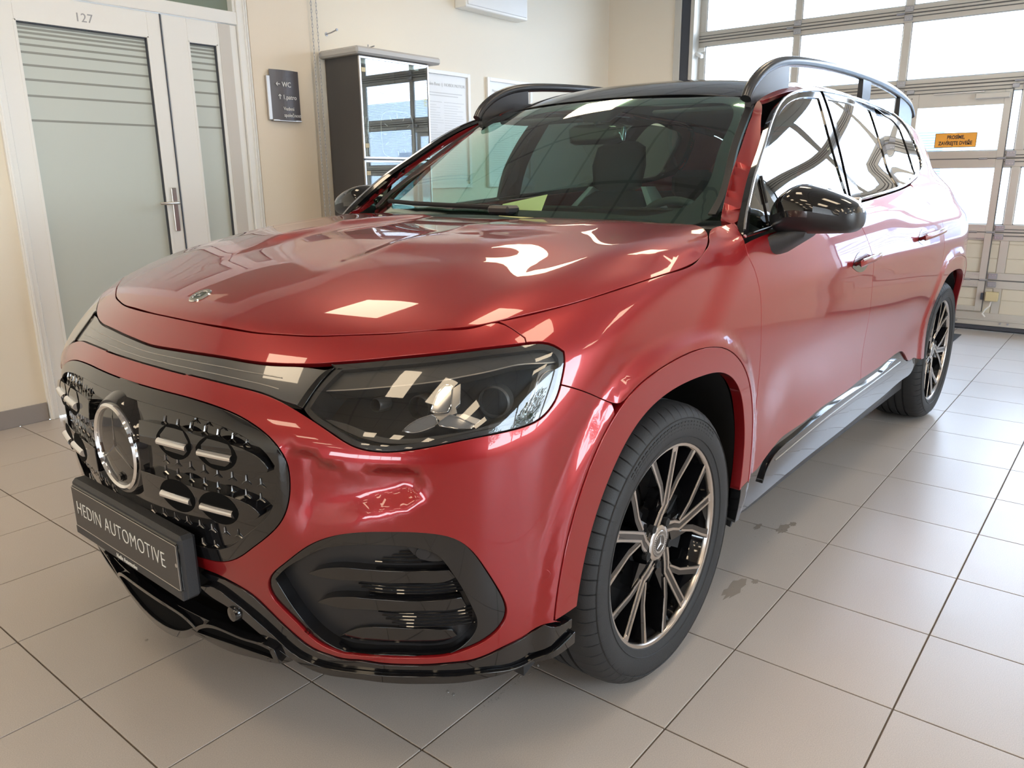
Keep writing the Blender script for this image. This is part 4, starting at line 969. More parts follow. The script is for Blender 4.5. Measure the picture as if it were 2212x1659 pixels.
# ---- light band
dvl = A('hl_divL'); bl = A('bandlow'); bl = bl[bl[:, 0] > -1.43]
bl = np.concatenate([[[-PI2, .8712], [-1.50, .8712]], bl[:-2]])
btop = np.concatenate([fl, lowr[lowr[:, 0] < -.955]])
bandh = np.concatenate([btop, dvl, bl[::-1]])
band = panel('light_band', car, M['smoke'], BELT, np.concatenate([mir(btop)[::-1][:-1], btop, dvl, bl[::-1], mir(bl)[1:], mir(dvl)[::-1]]), off=-.004, rim=.012, ds=.014, grid=.03, corner=45, gap=.003)
bandgap = panel('band_surround', car, M['satin'], BELT, np.concatenate([mir(btop)[::-1][:-1]+[0, .004], btop+[0, .004], dvl, bl[::-1]-[0, .004], mir(bl)[1:]-[0, .004], mir(dvl)[::-1]]), off=-.018, rim=0, ds=.02, grid=.04, corner=45, gap=0)
for k, (f0, r_) in enumerate(((.30, .0016), (.62, .0016))):
    t_ = np.linspace(-2.09, -1.052, 60); tt = np.where(t_ < -PI2, -math.pi-t_, t_)
    zt = np.interp(tt, *btop.T[:, np.argsort(btop[:, 0])]); zb = np.interp(tt, *bl.T[:, np.argsort(bl[:, 0])])
    tube_on('light_guide', band, M['lampclear'] if False else M['silver'], BELT, np.stack([t_, zb+(zt-zb)*f0], -1), -.0036, r_*.6, 6, .03)
# ---- bumper skin with three openings
i0 = np.argmin(abs(bt[:, 0]+.459)+9*(bt[:, 1] > .9)); hlow = bt[i0:]
sf = A('seamfb'); rl = A('redlow')
gr = A('grille'); gr = gr[(gr[:, 0] > -1.46)]
o_ = np.argsort(-np.arctan2(gr[:, 1]-.66, gr[:, 0]+1.57)*0); 
gtop = [[-PI2, .8345], [-1.46, .8345], [-1.31, .8335], [-1.246, .831], [-1.184, .827], [-1.136, .822]]
gside = [p for p in B['grille'][12:] if p[0] > -1.135 or p[1] < .6]
gside = [p for p in gside if p[0] > -1.30]
GH = np.array([[-PI2, .8345], [-1.46, .8345], [-1.38, .8342], [-1.31, .8333], [-1.246, .8305], [-1.184, .8255], [-1.13, .8175], [-1.085, .806], [-1.05, .792], [-1.024, .774], [-1.009, .752], [-1.004, .722], [-1.005, .69], [-1.011, .660], [-1.026, .628], [-1.050, .600], [-1.082, .572], [-1.116, .546], [-1.152, .519], [-1.186, .5005], [-1.222, .4895], [-1.27, .4845], [-1.36, .482], [-PI2, .481]])
GRILLE = np.concatenate([GH, mir(GH)[::-1][1:-1]])
VENT = A('vent')
fb_dn = arch_line(FA, -32, -87, 40)
lowedge = rl[::-1]
cen = np.array([[-1.36, .455], [-PI2, .455]])
bh = np.concatenate([bl[:-1], hlow[::-1][2:], sf[1:4], fb_dn[2:], [[-.470, .372]], [p for p in lowedge if p[0] < -.48], cen])
BUMPER = np.concatenate([bh, mir(bh)[::-1][1:-1]])
bumper = panel('front_bumper', car, M['paint'], BELT, BUMPER, holes=[GRILLE, VENT, mir(VENT)], rim=.016, ds=.012, grid=.020, corner=50)
# ---- grille
GIN = inset(resample(GRILLE, .012, 2, 50)[::(1 if area2(resample(GRILLE, .012, 2, 50)) > 0 else -1)], .026)
grille = panel('grille', car, M['gloss'], BELT, GIN, off=-.009, rim=.01, ds=.014, grid=.03, raw=True, gap=0)
panel('grille_frame', grille, M['gloss'], BELT, GRILLE, holes=[inset(GIN, .004)], off=.001, rim=.016, ds=.012, grid=.012, gap=.002, corner=50)
def both(nm, par, m, srf, poly, **k):
    return panel(nm, par, m, srf, poly, **k), panel(nm, par, m, srf, mir(poly), **k)
bU, bL = A('beamU'), A('beamL')
bU[0] = (-1.435, .772); bU[-1] = (-1.435, .728); bL[0] = (-1.445, .660); bL[-1] = (-1.445, .602)
for p_ in (bU, bL): both('grille_beam', grille, M['gloss'], BELT, p_, off=.012, rim=.024, ds=.012, grid=.02, gap=0, corner=55)
for k in range(4):
    c = A('bar%d' % k); c0, c1 = c[:, 0].min(), c[:, 0].max(); z0, z1 = c[:, 1].min(), c[:, 1].max()
    for s in (0, 1):
        um = (c0+c1)/2; um = um if not s else -math.pi-um
        q = np.array([[um-(c1-c0)/2+.004, (z0+z1)/2], [um, (z0+z1)/2], [um+(c1-c0)/2-.004, (z0+z1)/2]])
        L_ = resample(q, .01, 0, 60, False); Q = on(BELT, L_[:, 0], L_[:, 1], .013)
        mb = MB().tube(Q, (z1-z0)*.52, 14, ry=.85, up=(0, 0, 1))
        e = [Q[0]+(Q[0]-Q[1])*.0, Q[-1]]
        mb.build('chrome_bar', M['chrome'], grille, True)
        pq = np.array([[c0-.009, (z0+z1)/2+.008], [c0-.001, z1+.008], [c1-.002, z1+.008], [c1+.005, (z0+z1)/2], [c1-.002, z0-.003], [c0, z0-.003], [c0-.009, (z0+z1)/2-.002]])
        if s: pq = mir(pq)
        panel('bar_recess', grille, M['cavity'], BELT, pq, off=.0125, rim=0, ds=.004, grid=0, gap=0, corner=100, sm=3)
# star pattern on the mesh: one small raised three-pointed piece each
starv = None
def grille_star(u, z, par):
    global starv
    r = .0125
    P = on(BELT, [u], [z], -.0085)[0]
    n = normal(np.array([[P[0], abs(P[1]), P[2]]]), G)[0]; n = np.array([n[0], -n[1]*(1 if P[1] < 0 else -1), n[2]])
    ex_ = np.cross([0, 0, 1], n); ex_ /= np.linalg.norm(ex_); ez_ = np.cross(n, ex_)
    if starv is None:
        mb = MB()
        for k in range(3):
            a = math.pi/2+2*math.pi*k/3; d = np.array([math.cos(a), math.sin(a)]); s = np.array([-d[1], d[0]])
            v = [(*(s*.0016), .0005), (*(-s*.0016), .0005), (*(d*r-s*.0010), .0005), (*(d*r+s*.0010), .0005), (0, 0, .0035), (*(d*r*.95), .0022)]
            mb.add(v, [(0, 4, 5, 3), (1, 2, 5, 4), (2, 3, 5)])
        starv = mb.build('star', M['silver_dark'], par); o = starv
    else:
        o = starv.copy(); COL.objects.link(o); o.parent = par
    o.matrix_local = Matrix(((ex_[0], ez_[0], n[0], P[0]), (ex_[1], ez_[1], n[1], P[1]), (ex_[2], ez_[2], n[2], P[2]), (0, 0, 0, 1)))
M['silver_dark'] = mat('star_silver', (.32, .31, .30), .25, .9)
for u, z in B['stars']:
    grille_star(u, z, grille); grille_star(-math.pi-u, z, grille)
# emblem: raised boss, chrome ring, dark radar glass with the star behind it
EM = (-.922, 0., .689)
boss = lathe('emblem_boss', [(.150, .045), (.128, .030), (.114, .006), (.108, -.001), (.0, -.001)], M['gloss'], grille, 64, 'x', EM)
lathe('emblem_ring', [(.0885, .002), (.090, -.006), (.0955, -.010), (.1010, -.006), (.1025, .004)], M['chrome'], grille, 72, 'x', EM)
lathe('emblem_glass', [(.0885, -.001), (.060, -.0035), (.030, -.0045), (.0, -.0048)], M['gloss'], grille, 48, 'x', EM)
mb = MB()
for k in range(3):
    a = math.pi/2+2*math.pi*k/3; d = np.array([math.cos(a), math.sin(a)]); s = np.array([-d[1], d[0]]); r = .085
    f = lambda q, h: (EM[0]-h, EM[1]-q[0], EM[2]+q[1])
    mb.add([f(s*.010, .0046), f(-s*.010, .0046), f(d*r, .003), f((0, 0), .0068)], [(0, 3, 2), (1, 2, 3)])
M['star_dark'] = mat('star_behind_glass', (.016, .016, .017), .15, .2, 1.0)
mb.build('emblem_star', M['star_dark'], grille)
MB().cyl((EM[0]-.0035, EM[1]-.008, EM[2]-.070), .011, -.004, 20, 'x').cyl((EM[0]-.007, EM[1]-.008, EM[2]-.070), .007, -.003, 20, 'x').build('camera_eye', M['gloss'], grille, True)
# ---- number plate
np_ = empty('number_plate', (-.905, 0, .480), parent=car)
PW, PZ0, PZ1, PXF = .270, .408, .546, -.945
def pbx(name, x0, x1, y0, y1, z0, z1, m, par=None, bev=.002): return box(name, (x0+.905, y0, z0-.480), (x1+.905, y1, z1-.480), m, par or np_, bev)
pbx('bracket', -.938, -.899, -PW, PW, PZ0-.006, PZ1+.004, M['plastic'], bev=.008)
pbx('backing', -.942, -.930, -PW+.006, PW-.006, PZ0+.012, PZ1-.010, M['gloss'], bev=.004)
M['plateface'] = mat('plate_face', (.052, .048, .045), .42, .1)
face = pbx('plate', -.9445, -.940, -PW+.004, PW-.012, PZ0+.022, PZ1-.012, M['plateface'], bev=.001)
pbx('plate_edge', -.9450, -.9438, -PW+.006, PW-.012, PZ1-.0135, PZ1-.0118, M['silver']); pbx('plate_edge', -.9450, -.9438, -PW+.0035, -PW+.0055, PZ0+.022, PZ1-.012, M['silver'])
pbx('plate_lip', -.9435, -.930, -PW+.002, PW-.002, PZ0-.004, PZ0+.020, M['plastic'], bev=.003)
pbx('lip_edge', -.9440, -.9425, -PW+.012, PW-.01, PZ0+.019, PZ0+.0205, M['silver'])
text('lettering', 'HEDIN AUTOMOTIVE', .0520, M['ink'], (-.9452+.905, .012, .466-.480), (0, -1, 0), (0, 0, 1), np_, align='CENTER', sx=.86, space=1.06, bold=-.0011)
text('small_lettering', 'Hedin Automotive', .0150, M['ink'], (-.9442+.905, -.012, .4108-.480), (0, -1, 0), (0, 0, 1), np_, align='CENTER', sx=.92)
MB().cyl((-.9425+.905, -PW+.0015-(-.008), .488-.48), .0045, -.003, 12, 'x').build('bolt', M['silver'], np_, True)
# ---- lower intakes
for s in (0, 1):
    f = (lambda P: P) if not s else mir
    vp = A('vent'); vi = A('vent_in')
    ve = empty('lower_intake', on(BELT, *[[c] for c in f(vp).mean(0)], off=-.02)[0]*0, parent=car)
    panel('intake_frame', ve, M['gloss'], BELT, f(vp), holes=[f(vi)], off=-.006, rim=.035, ds=.012, grid=.016, gap=.0015, corner=50)
    panel('intake_back', ve, M['satin'], BELT, f(vi), off=-.034, rim=0, ds=.016, grid=.03, gap=-.004, corner=50)
    sill_ = np.array([[-.947, .345], [-.863, .352], [-.774, .361], [-.713, .364], [-.690, .378], [-.700, .392], [-.770, .396], [-.846, .392], [-.90, .378]])
    panel('intake_lip', ve, M['gloss'], BELT, f(sill_), off=-.026, rim=.02, ds=.016, grid=.02, gap=0)
    for nm in ('finU', 'finL'):
        panel('intake_fin', ve, M['gloss'], BELT, f(A(nm)), off=-.012, rim=.024, ds=.012, grid=.014, gap=0, corner=50)
    fins = MB()
    for z, ua in [(.573, -.80), (.565, -.815), (.557, -.835), (.549, -.85)]+[(.508, -.895), (.500, -.895), (.492, -.89), (.4845, -.885), (.477, -.87)]+[(.438, -.86), (.430, -.853), (.422, -.845), (.414, -.838), (.406, -.825), (.398, -.81)]:
        ub_ = -.70 if z > .55 else (-.672 if z > .46 else -.655)
        q = resample([[ua, z-.001], [(ua+ub_)/2, z+.002], [ub_, z+.004]], .015, 0, 80, False); q = q if not s else mir(q)
        fins.tube(on(BELT, q[:, 0], q[:, 1], -.031), .0016, 5)
    for k in range(1): tag(fins.build('intake_ribs', M['gloss'], ve), kind='stuff')
    t_ = np.linspace(0, 2*math.pi, 24, endpoint=False); q = np.stack([-.750+.0125*np.cos(t_)*1.06, .580+.0125*np.sin(t_)], -1)
    panel('parking_sensor', ve, M['satin'], BELT, f(q), off=-.012, rim=.012, ds=.004, grid=0, gap=0)
    pt = np.array([[-.785, .603], [-.755, .566], [-.735, .560], [-.70, .562], [-.712, .585], [-.735, .597]])
    panel('sensor_mount', ve, M['satin'], BELT, f(pt), off=-.016, rim=.02, ds=.01, grid=0, gap=0)
    q2 = np.stack([-.507+.0105*np.cos(t_), .490+.0105*np.sin(t_)], -1)
    panel('side_sensor', bumper, M['paint'], BELT, f(q2), off=.0006, rim=.004, ds=.004, grid=0, gap=0)
# ---- front splitter: black lower lip in two steps with a groove
sl = A('splitlow'); sl = sl[(sl[:, 0] > -1.5) & ((sl[:, 0] < -1.05) | (sl[:, 0] > -1.0))]
sl = np.concatenate([[[-PI2, .236], [-1.50, .241]], sl[1:-2], [[-.466, .300], [-.438, .310]]])
rlo = np.concatenate([rl[2:-1], [[-.472, .3655], [-.441, .3675]]])
g_ = A('railline')
ge = np.concatenate([g_[(g_[:, 0] < -1.035)], g_[(g_[:, 0] > -1.01)], ])
upr = np.concatenate([[[-1.30, .445], [-1.25, .450]], rlo, [[-.44, .345]], [[-.50, .325]], ge[::-1][:-1]])
lwr = np.concatenate([[[-1.30, .415]], ge[1:], [[-.50, .318], [-.44, .340], [-.438, .310]], sl[::-1][2:][[p[0] > -1.02 for p in sl[::-1][2:]]], [[-1.04, .285], [-1.10, .318], [-1.16, .355], [-1.215, .385], [-1.27, .398]]])
for s in (0, 1):
    f = (lambda P: P) if not s else mir
    panel('splitter_rail', car, M['gloss'], BELT, f(upr), off=.004, rim=.025, ds=.012, grid=.018, gap=.0015, corner=50)
    panel('splitter_blade', car, M['gloss'], BELT, f(lwr), off=.014, rim=.035, ds=.012, grid=.018, gap=.0015, corner=50)
mid = np.concatenate([[[-PI2, .470], [-1.30, .470], [-1.25, .455], [-1.2, .42], [-1.1, .355], [-1.03, .295]], sl[::-1][[p[0] < -1.03 for p in sl[::-1]]]])
panel('lower_grille', car, M['cavity'], BELT, np.concatenate([mid, mir(mid)[::-1][1:-1]]), off=-.045, rim=0, ds=.02, grid=.03, gap=0)
lipu = np.array([[-PI2, .318], [-1.45, .320], [-1.30, .318], [-1.16, .316], [-1.09, .308], [-1.05, .288]])
lip = np.concatenate([lipu, sl[::-1][[p[0] < -1.03 for p in sl[::-1]]]])
chin = panel('chin_spoiler', car, M['gloss'], BELT, np.concatenate([lip, mir(lip)[::-1][1:-1]]), off=.014, rim=.03, ds=.012, grid=.018, gap=0, corner=50)
for nm in ('scoop1', 'scoop2'):
    q = A(nm); cc = q.mean(0); inn = cc+(q-cc)*[.88, .74]
    for s in (0, 1):
        if nm == 'scoop1' and s: continue
        f = (lambda P: P) if not s else mir
        if nm == 'scoop1': q = np.array([[-1.80, .288], [-1.77, .306], [-1.70, .320], [-1.44, .320], [-1.37, .306], [-1.345, .288], [-1.38, .262], [-1.76, .262]]); cc = q.mean(0); inn = cc+(q-cc)*[.92, .72]
        panel('scoop_rim', chin, M['gloss'], BELT, f(q), holes=[f(inn)], off=.026, rim=.02, ds=.012, grid=.012, gap=0, corner=60)
        panel('scoop_inside', chin, M['cavity'], BELT, f(inn), off=.0165, rim=0, ds=.014, grid=0, gap=0, corner=60)
for s in (1, -1):
    cz = (-.86, .335*-s, .400)
    lathe('fog_sensor', [(.0, -.012), (.016, -.010), (.020, 0), (.020, .03)], M['gloss'], chin, 24, 'x', (-.868, -.34*s, .372))
    MB().extrude([(-.50, -.800*s, .235), (-.50, -.835*s, .235), (-.38, -.84*s, .285), (-.38, -.80*s, .285)], (0, 0, .05)).build('air_deflector', M['matte'], car)
# ---- headlights
def arcpoly(c, r, n=24, k=1.): return np.array([[c[0]+r*math.cos(2*math.pi*i/n)*k, c[1]+r*math.sin(2*math.pi*i/n)] for i in range(n)])
hl_r = bt[np.argmin(abs(bt[:, 0]+.935)+9*(bt[:, 1] < .9)):]
dv = A('hl_div')
HL = np.concatenate([hl_r[:-1], dv[::-1][:]])
for s in (0, 1):
    f = (lambda P: np.asarray(P, float)) if not s else mir
    h = empty('headlight', (0, 0, 0), parent=car)
    panel('housing', h, M['matte'], BELT, f(HL), off=-.078, rim=0, ds=.02, grid=.03, gap=-.004, corner=45)
    # dark walls of the lamp bowl
    W_ = panel('bezel', h, M['satin'], BELT, f(HL), holes=[f(inset(resample(HL, .012, 2, 45)[::(1 if area2(resample(HL, .012, 2, 45)) > 0 else -1)], .012))], off=-.004, rim=.075, ds=.012, grid=0, gap=.002, corner=45)
    panel('lens', h, M['lens'], BELT, f(HL), off=-.001, rim=.004, ds=.012, grid=.022, gap=.003, corner=45)
    tr = A('hl_trim'); tt_ = np.array([p for p in hl_r if p[1] > .915 and p[0] < -.46])
    brow = np.concatenate([[[-.94, .905]], tt_+[0, -.010], [[-.452, .925]], tr[::-1]])
    panel('daytime_light', h, M['lampgrey'], BELT, f(brow), off=-.016, rim=.03, ds=.012, grid=.02, gap=0, corner=50)
    tube_on('light_edge', h, M['silver'], BELT, f(tr), -.0155, .0015, 6, .015)
    # lower shelf of the reflector
    shelf = np.array([[-.945, .838], [-.90, .822], [-.83, .806], [-.74, .806], [-.62, .815], [-.53, .826], [-.52, .836], [-.62, .824], [-.74, .815], [-.83, .816], [-.90, .834]])
    panel('inner_trim', h, M['lampgrey'], BELT, f(shelf), off=-.03, rim=.02, ds=.012, grid=0, gap=0)
    star = None
    for nm, m_, of in (('star_up', M['lampclear'], -.022), ('star_l', M['lampclear'], -.022), ('star_r', M['lampclear'], -.022)):
        panel('star_optic', h, m_, BELT, f(A(nm)), off=of, rim=.022, ds=.006, grid=.008, gap=.001, corner=22, sm=0)
    for nm in ('star_upR', 'star_rR', 'star_c'):
        panel('star_wing', h, M['silver'], BELT, f(A(nm)), off=-.028, rim=.02, ds=.006, grid=0, gap=.0004, corner=18, sm=0)
    for nm in ('star_up', 'star_l', 'star_r'):
        tube_on('star_outline', h, M['chrome'], BELT, f(A(nm)), -.020, .0011, 5, .006, closed=True, sm=0, corner=22)
    for nm, r_ in (('proj1', .012), ('proj2', .021), ('proj3', .027)):
        c = f(A(nm)).mean(0)
        P = on(BELT, [c[0]], [c[1]], -.045)[0]; nn = normal(np.array([[P[0], abs(P[1]), P[2]]]), G)[0]; nn = Vector((nn[0]-.55, (-nn[1] if not s else nn[1])*.6, nn[2]*.2)).normalized()
        ex_ = Vector((0, 0, 1)).cross(nn).normalized(); ez_ = nn.cross(ex_)
        prof = [(r_*1.18, -.03), (r_*1.18, .0), (r_*1.05, .004)]
        mb = lathe('projector_barrel', prof, M['lampgrey'], h, 28, 'y'); mb.matrix_local = Matrix(((ex_.x, nn.x, -ez_.x, P[0]), (ex_.y, nn.y, -ez_.y, P[1]), (ex_.z, nn.z, -ez_.z, P[2]), (0, 0, 0, 1)))
        ml = lathe('projector_lens', [(r_*1.05, .002), (r_*.85, .010), (r_*.5, .016), (0, .018)], M['lampclear'], h, 28, 'y'); ml.matrix_local = mb.matrix_local.copy()
    panel('side_lamp', h, M['lampclear'], BELT, f(A('side_lamp')), off=-.020, rim=.02, ds=.008, grid=.014, gap=0, corner=40)
    sp_ = A('side_lamp'); sp_ = sp_.mean(0)+(sp_-sp_.mean(0))*.78
    panel('side_reflector', h, M['lampgrey'], BELT, f(sp_), off=-.0165, rim=.004, ds=.008, grid=0, gap=0, corner=40)
    tube_on('side_lamp_edge', h, M['silver'], BELT, f(sp_), -.016, .0010, 5, .008, closed=True)
    dvp = np.concatenate([A('hl_divL'), A('hl_div')[::-1]])
    panel('lamp_divider', h, M['gloss'], BELT, f(dvp), off=.0, rim=.03, ds=.01, grid=0, gap=.001, corner=45)
# ---- dark shell behind the front panels
sh_ = np.array([[-PI2, .955], [-1.1, .945], [-.75, .955], [-.50, .96], [-.43, .93], [-.44, .75], [-.47, .6], [-.52, .45], [-.55, .33], [-.80, .29], [-1.05, .27], [-PI2, .245]])
panel('inner_structure', car, M['cavity'], BELT, np.concatenate([sh_, mir(sh_)[::-1][1:-1]]), off=-.092, rim=0, ds=.05, grid=.07, gap=0)
hs = np.array([[-.70, 0], [-.64, .35], [-.48, .66], [-.15, .80], [.15, .815], [.30, .70], [.26, .35], [.25, 0]])
panel('inner_structure', car, M['cavity'], HOOD, np.concatenate([hs, (hs*[1, -1])[::-1][1:-1]]), off=-.045, rim=0, ds=.05, grid=.08, gap=0)
# ---- front wings
dA = A('doorA'); ft = A('fender_tip'); fl_line = arch_line(FA, -32.5, 85, 90); 
hu2 = A('hood_u'); hu2 = hu2[np.argmin(abs(hu2[:, 0]+.563)):]
dA_s = np.concatenate([dA[:9], [[.468, .76], [.476, .66], [.482, .56], [.483, .48], [.470, .412]]])
hlr2 = bt[np.argmin(abs(bt[:, 0]+.519)+9*(bt[:, 1] < .95)):np.argmin(abs(bt[:, 0]+.459)+9*(bt[:, 1] > .9))+1]
FEN = np.concatenate([hlr2, sf[1:4], fl_line[1:], [[.445, .406]], dA_s[::-1][:-1], [[.425, 1.125]], [[.462, 1.1605]], ft[1:2], ft[0:1], [[.546, 1.1985]], [[.520, 1.182], [.490, 1.163]], [[.425, 1.1385], [.375, 1.130]], hu2[::-1][3:], A('seamhh')[1:-1]])
panel('front_wing', car, M['paint'], BELTF, FEN, rim=.014, ds=.012, grid=.020, mirror=True, corner=50)
# ---- wheel arch flares, liners
def flare(c, flip, t0, t1):
    a = arch_line(FA, t0, t1, 90, c, flip); b = arch_line(AA, t0+1, t1, 90, c, flip)
    panel('arch_flare', car, M['paint'], BELT, np.concatenate([a, b[::-1]]), off=.003, rim=.030, ds=.012, grid=.012, mirror=True, corner=50)
    ia = arch_line(AA, t0-6, t1+6, 70, c, flip, False); n = len(ia)
    for sg in (1, -1):
        v = []; 
        for w_, k in ((.882, .008), (.80, .018), (.70, .022), (.56, .022), (.46, .02)):
            for x, z in ia:
                dx, dz = x-c, z-ZC; l = math.hypot(dx, dz); v.append((c+dx*(1+k/l), -w_*sg, ZC+dz*(1+k/l)))
        fc = [(r*n+i, r*n+i+1, (r+1)*n+i+1, (r+1)*n+i) for r in range(4) for i in range(n-1)]
        m0 = len(v); v.append((c, -.46*sg, ZC-.1)); fc += [(4*n+i, 4*n+i+1, m0) for i in range(n-1)]
        mesh_obj('wheel_arch_liner', v, fc, M['matte'], car)
flare(0., 1, -87, 85); flare(2.889, -1, -87, 85)
# ---- doors
silltop = A('silltop')
st_f = silltop[3:13]; st_f = np.concatenate([[[.470, .412], [.525, .411], [.552, .420]], st_f[2:]])
DX_B = np.array([[1.3757, 1.113], [1.411, 1.064], [1.445, 1.028], [1.470, .990], [1.490, .95], [1.494, .90], [1.497, .82], [1.505, .74], [1.515, .62], [1.520, .50]])
st_a = st_f[st_f[:, 0] < 1.515]; 
dlo_b = np.array([[.4165, 1.1030], [.511, 1.1095], [.62, 1.1165], [.90, 1.134], [1.20, 1.154], [1.385, 1.1655], [1.493, 1.172], [1.72, 1.184], [1.972, 1.198], [2.20, 1.211], [2.369, 1.2225], [2.53, 1.2365], [2.662, 1.249], [2.74, 1.259], [2.80, 1.272]])
def side_u(P): return np.array(P, float)
dl1 = dlo_b[dlo_b[:, 0] < 1.38]
bx_top = np.array([[1.3835, 1.163], [1.376, 1.14]])
FD = np.concatenate([[[.4165, 1.0935]], dl1[1:]-[0, .005], bx_top, DX_B, [[1.520, .4875]], st_a[::-1], dA_s[::-1][1:-1]])
panel('front_door', car, M['paint'], BELTF, FD, rim=.014, ds=.012, grid=.020, mirror=True, corner=50)
dC = np.array([[2.395, 1.185], [2.445, 1.150], [2.55, 1.112], [2.585, 1.08], [2.575, 1.03], [2.575, .98], [2.585, .93], [2.575, .885]])
ar_f = arch_line(FA, 43, 84, 40, 2.889, -1)
dl2 = dlo_b[(dlo_b[:, 0] > 1.38) & (dlo_b[:, 0] < 2.39)]
st_r = silltop[(silltop[:, 0] > 1.52) & (silltop[:, 0] < 2.3)]
RD = np.concatenate([bx_top[:1], dl2-[0, .005], dC, ar_f, [[2.44, .405]], [[2.35, .424], [2.245, .430], [2.185, .466], [2.13, .493], [2.08, .500]], [[1.845, .492]], [[1.520, .4875]], DX_B[::-1], bx_top[1:]])
panel('rear_door', car, M['paint'], BELTF, RD, rim=.014, ds=.012, grid=.020, mirror=True, corner=50)
# ---- glasshouse side: outline of the whole window graphic
dlo_top = np.array([[2.80, 1.272], [2.905, 1.292], [2.962, 1.325], [2.976, 1.39], [2.968, 1.452], [2.935, 1.505], [2.86, 1.543], [2.74, 1.566], [2.55, 1.578], [2.27, 1.584], [1.94, 1.583], [1.61, 1.577], [1.40, 1.567], [1.268, 1.5545], [1.129, 1.5305], [1.021, 1.5015], [.934, 1.467], [.819, 1.407], [.730, 1.353], [.588, 1.266], [.518, 1.211], [.455, 1.158], [.424, 1.124]])
DLO = np.concatenate([dlo_b, dlo_top[1:]])
# body side frame: A pillar, roof rail, rear quarter
ap = A('apillar'); ap = np.concatenate([[[.5510, 1.2030]], [[.655, 1.278]], ap[1:3], [[1.03, 1.506]]])
xr = np.linspace(1.10, 3.30, 16); zr_ = top(xr, 0*xr+.575, GU, 1.2, 1.9)[:, 2]
rail_e = np.stack([xr, zr_], -1)
rear_e = np.array([[3.42, 1.42], [3.52, 1.22], [3.60, 1.05], [3.64, .80], [3.64, .60], [3.60, .42]])
arq = arch_line(FA, -86, 43, 70, 2.889, -1, False)
SF = np.concatenate([ft[0:1]+[.004, .002], ap, rail_e, rear_e, [[3.42, .40]], arq, dC[::-1], [[2.39, 1.222]], dlo_b[dlo_b[:, 0] > 2.4], dlo_top[1:], [[.466, 1.163]], ft[1:2]+[.002, .002]])
panel('body_side', car, M['paint'], SIDEF, SF, rim=.014, ds=.014, grid=.024, mirror=True, corner=50)
# windscreen-side black strip is part of the screen; rear closure
def _rear(w, z):
    t = bis(lambda t: GF(2.0+t, w, z), 0*w, 0*w+2.6); return np.stack([2.0+t, w, z], -1)
REAR = Srf(_rear, GF)
tg = np.array([[0, 1.60], [.45, 1.57], [.60, 1.42], [.74, 1.10], [.80, .85], [.80, .45], [.70, .30], [0, .28]])
panel('tailgate', car, M['paint'], REAR, np.concatenate([tg, (tg*[-1, 1])[::-1][1:-1]]), rim=.01, ds=.04, grid=.06, gap=0)
# ---- window frames, glass, chrome
fr_in = DLO.mean(0)
frame_m = M['gloss']
panelL = resample(DLO, .012, 2, 60)
panelL = panelL if area2(panelL) > 0 else panelL[::-1]
IN = inset(panelL, .030)
gF = np.array([[.638, 1.1225], [.90, 1.139], [1.20, 1.159], [1.362, 1.1685], [1.352, 1.30], [1.378, 1.405], [1.405, 1.470], [1.447, 1.541], [1.325, 1.536], [1.197, 1.523], [1.096, 1.503], [1.015, 1.479], [.892, 1.424], [.768, 1.353], [.650, 1.283], [.636, 1.20]])
gT = np.array([[.452, 1.118], [.53, 1.1165], [.600, 1.1215], [.615, 1.19], [.628, 1.265], [.560, 1.217], [.500, 1.170]])
gR = np.array([[1.515, 1.183], [1.72, 1.194], [1.972, 1.2075], [2.115, 1.2155], [2.13, 1.29], [2.17, 1.384], [2.20, 1.455], [2.262, 1.547], [2.0, 1.552], [1.75, 1.549], [1.555, 1.545], [1.535, 1.480], [1.510, 1.40], [1.498, 1.29]])
gQ = np.array([[2.185, 1.220], [2.346, 1.2305], [2.53, 1.2475], [2.66, 1.262], [2.74, 1.284], [2.765, 1.35], [2.782, 1.43], [2.79, 1.49], [2.74, 1.520], [2.60, 1.541], [2.375, 1.548], [2.315, 1.455], [2.265, 1.384], [2.205, 1.29]])
panel('window_frame', car, M['gloss'], SIDE, DLO, holes=[gF, gT, gR, gQ], off=-.0015, rim=.02, ds=.012, grid=.03, mirror=True, corner=60, gap=.001)
for nm, gl_p, gm in (('door_glass', gF, M['sideglass']), ('corner_glass', gT, M['sideglass']), ('door_glass', gR, M['privacy']), ('quarter_glass', gQ, M['privacy'])):
    panel(nm, car, gm, SIDE, gl_p, off=-.006, rim=0, ds=.014, grid=.03, mirror=True, corner=50, gap=-.004)
# chrome strip round the window graphic
tube_on('chrome_trim', car, M['chrome'], SIDE, np.concatenate([dlo_b[:-1], dlo_top[:1]])+[0, .0045], .002, .0052, 8, .02, mirror=True)
tube_on('chrome_trim', car, M['chrome'], SIDE, dlo_top[::-1], .002, .0040, 8, .02, mirror=True, sm=2)
tube_on('pillar_trim', car, M['satin'], SIDE, gT[[3, 4]]+[.008, 0], .0, .004, 6, .02, mirror=True)
tube_on('door_gap', car, M['cavity'], SIDE, [[1.378, 1.172], [1.405, 1.27], [1.452, 1.40], [1.495, 1.50], [1.530, 1.572]], .0, .0028, 6, .02, mirror=True)
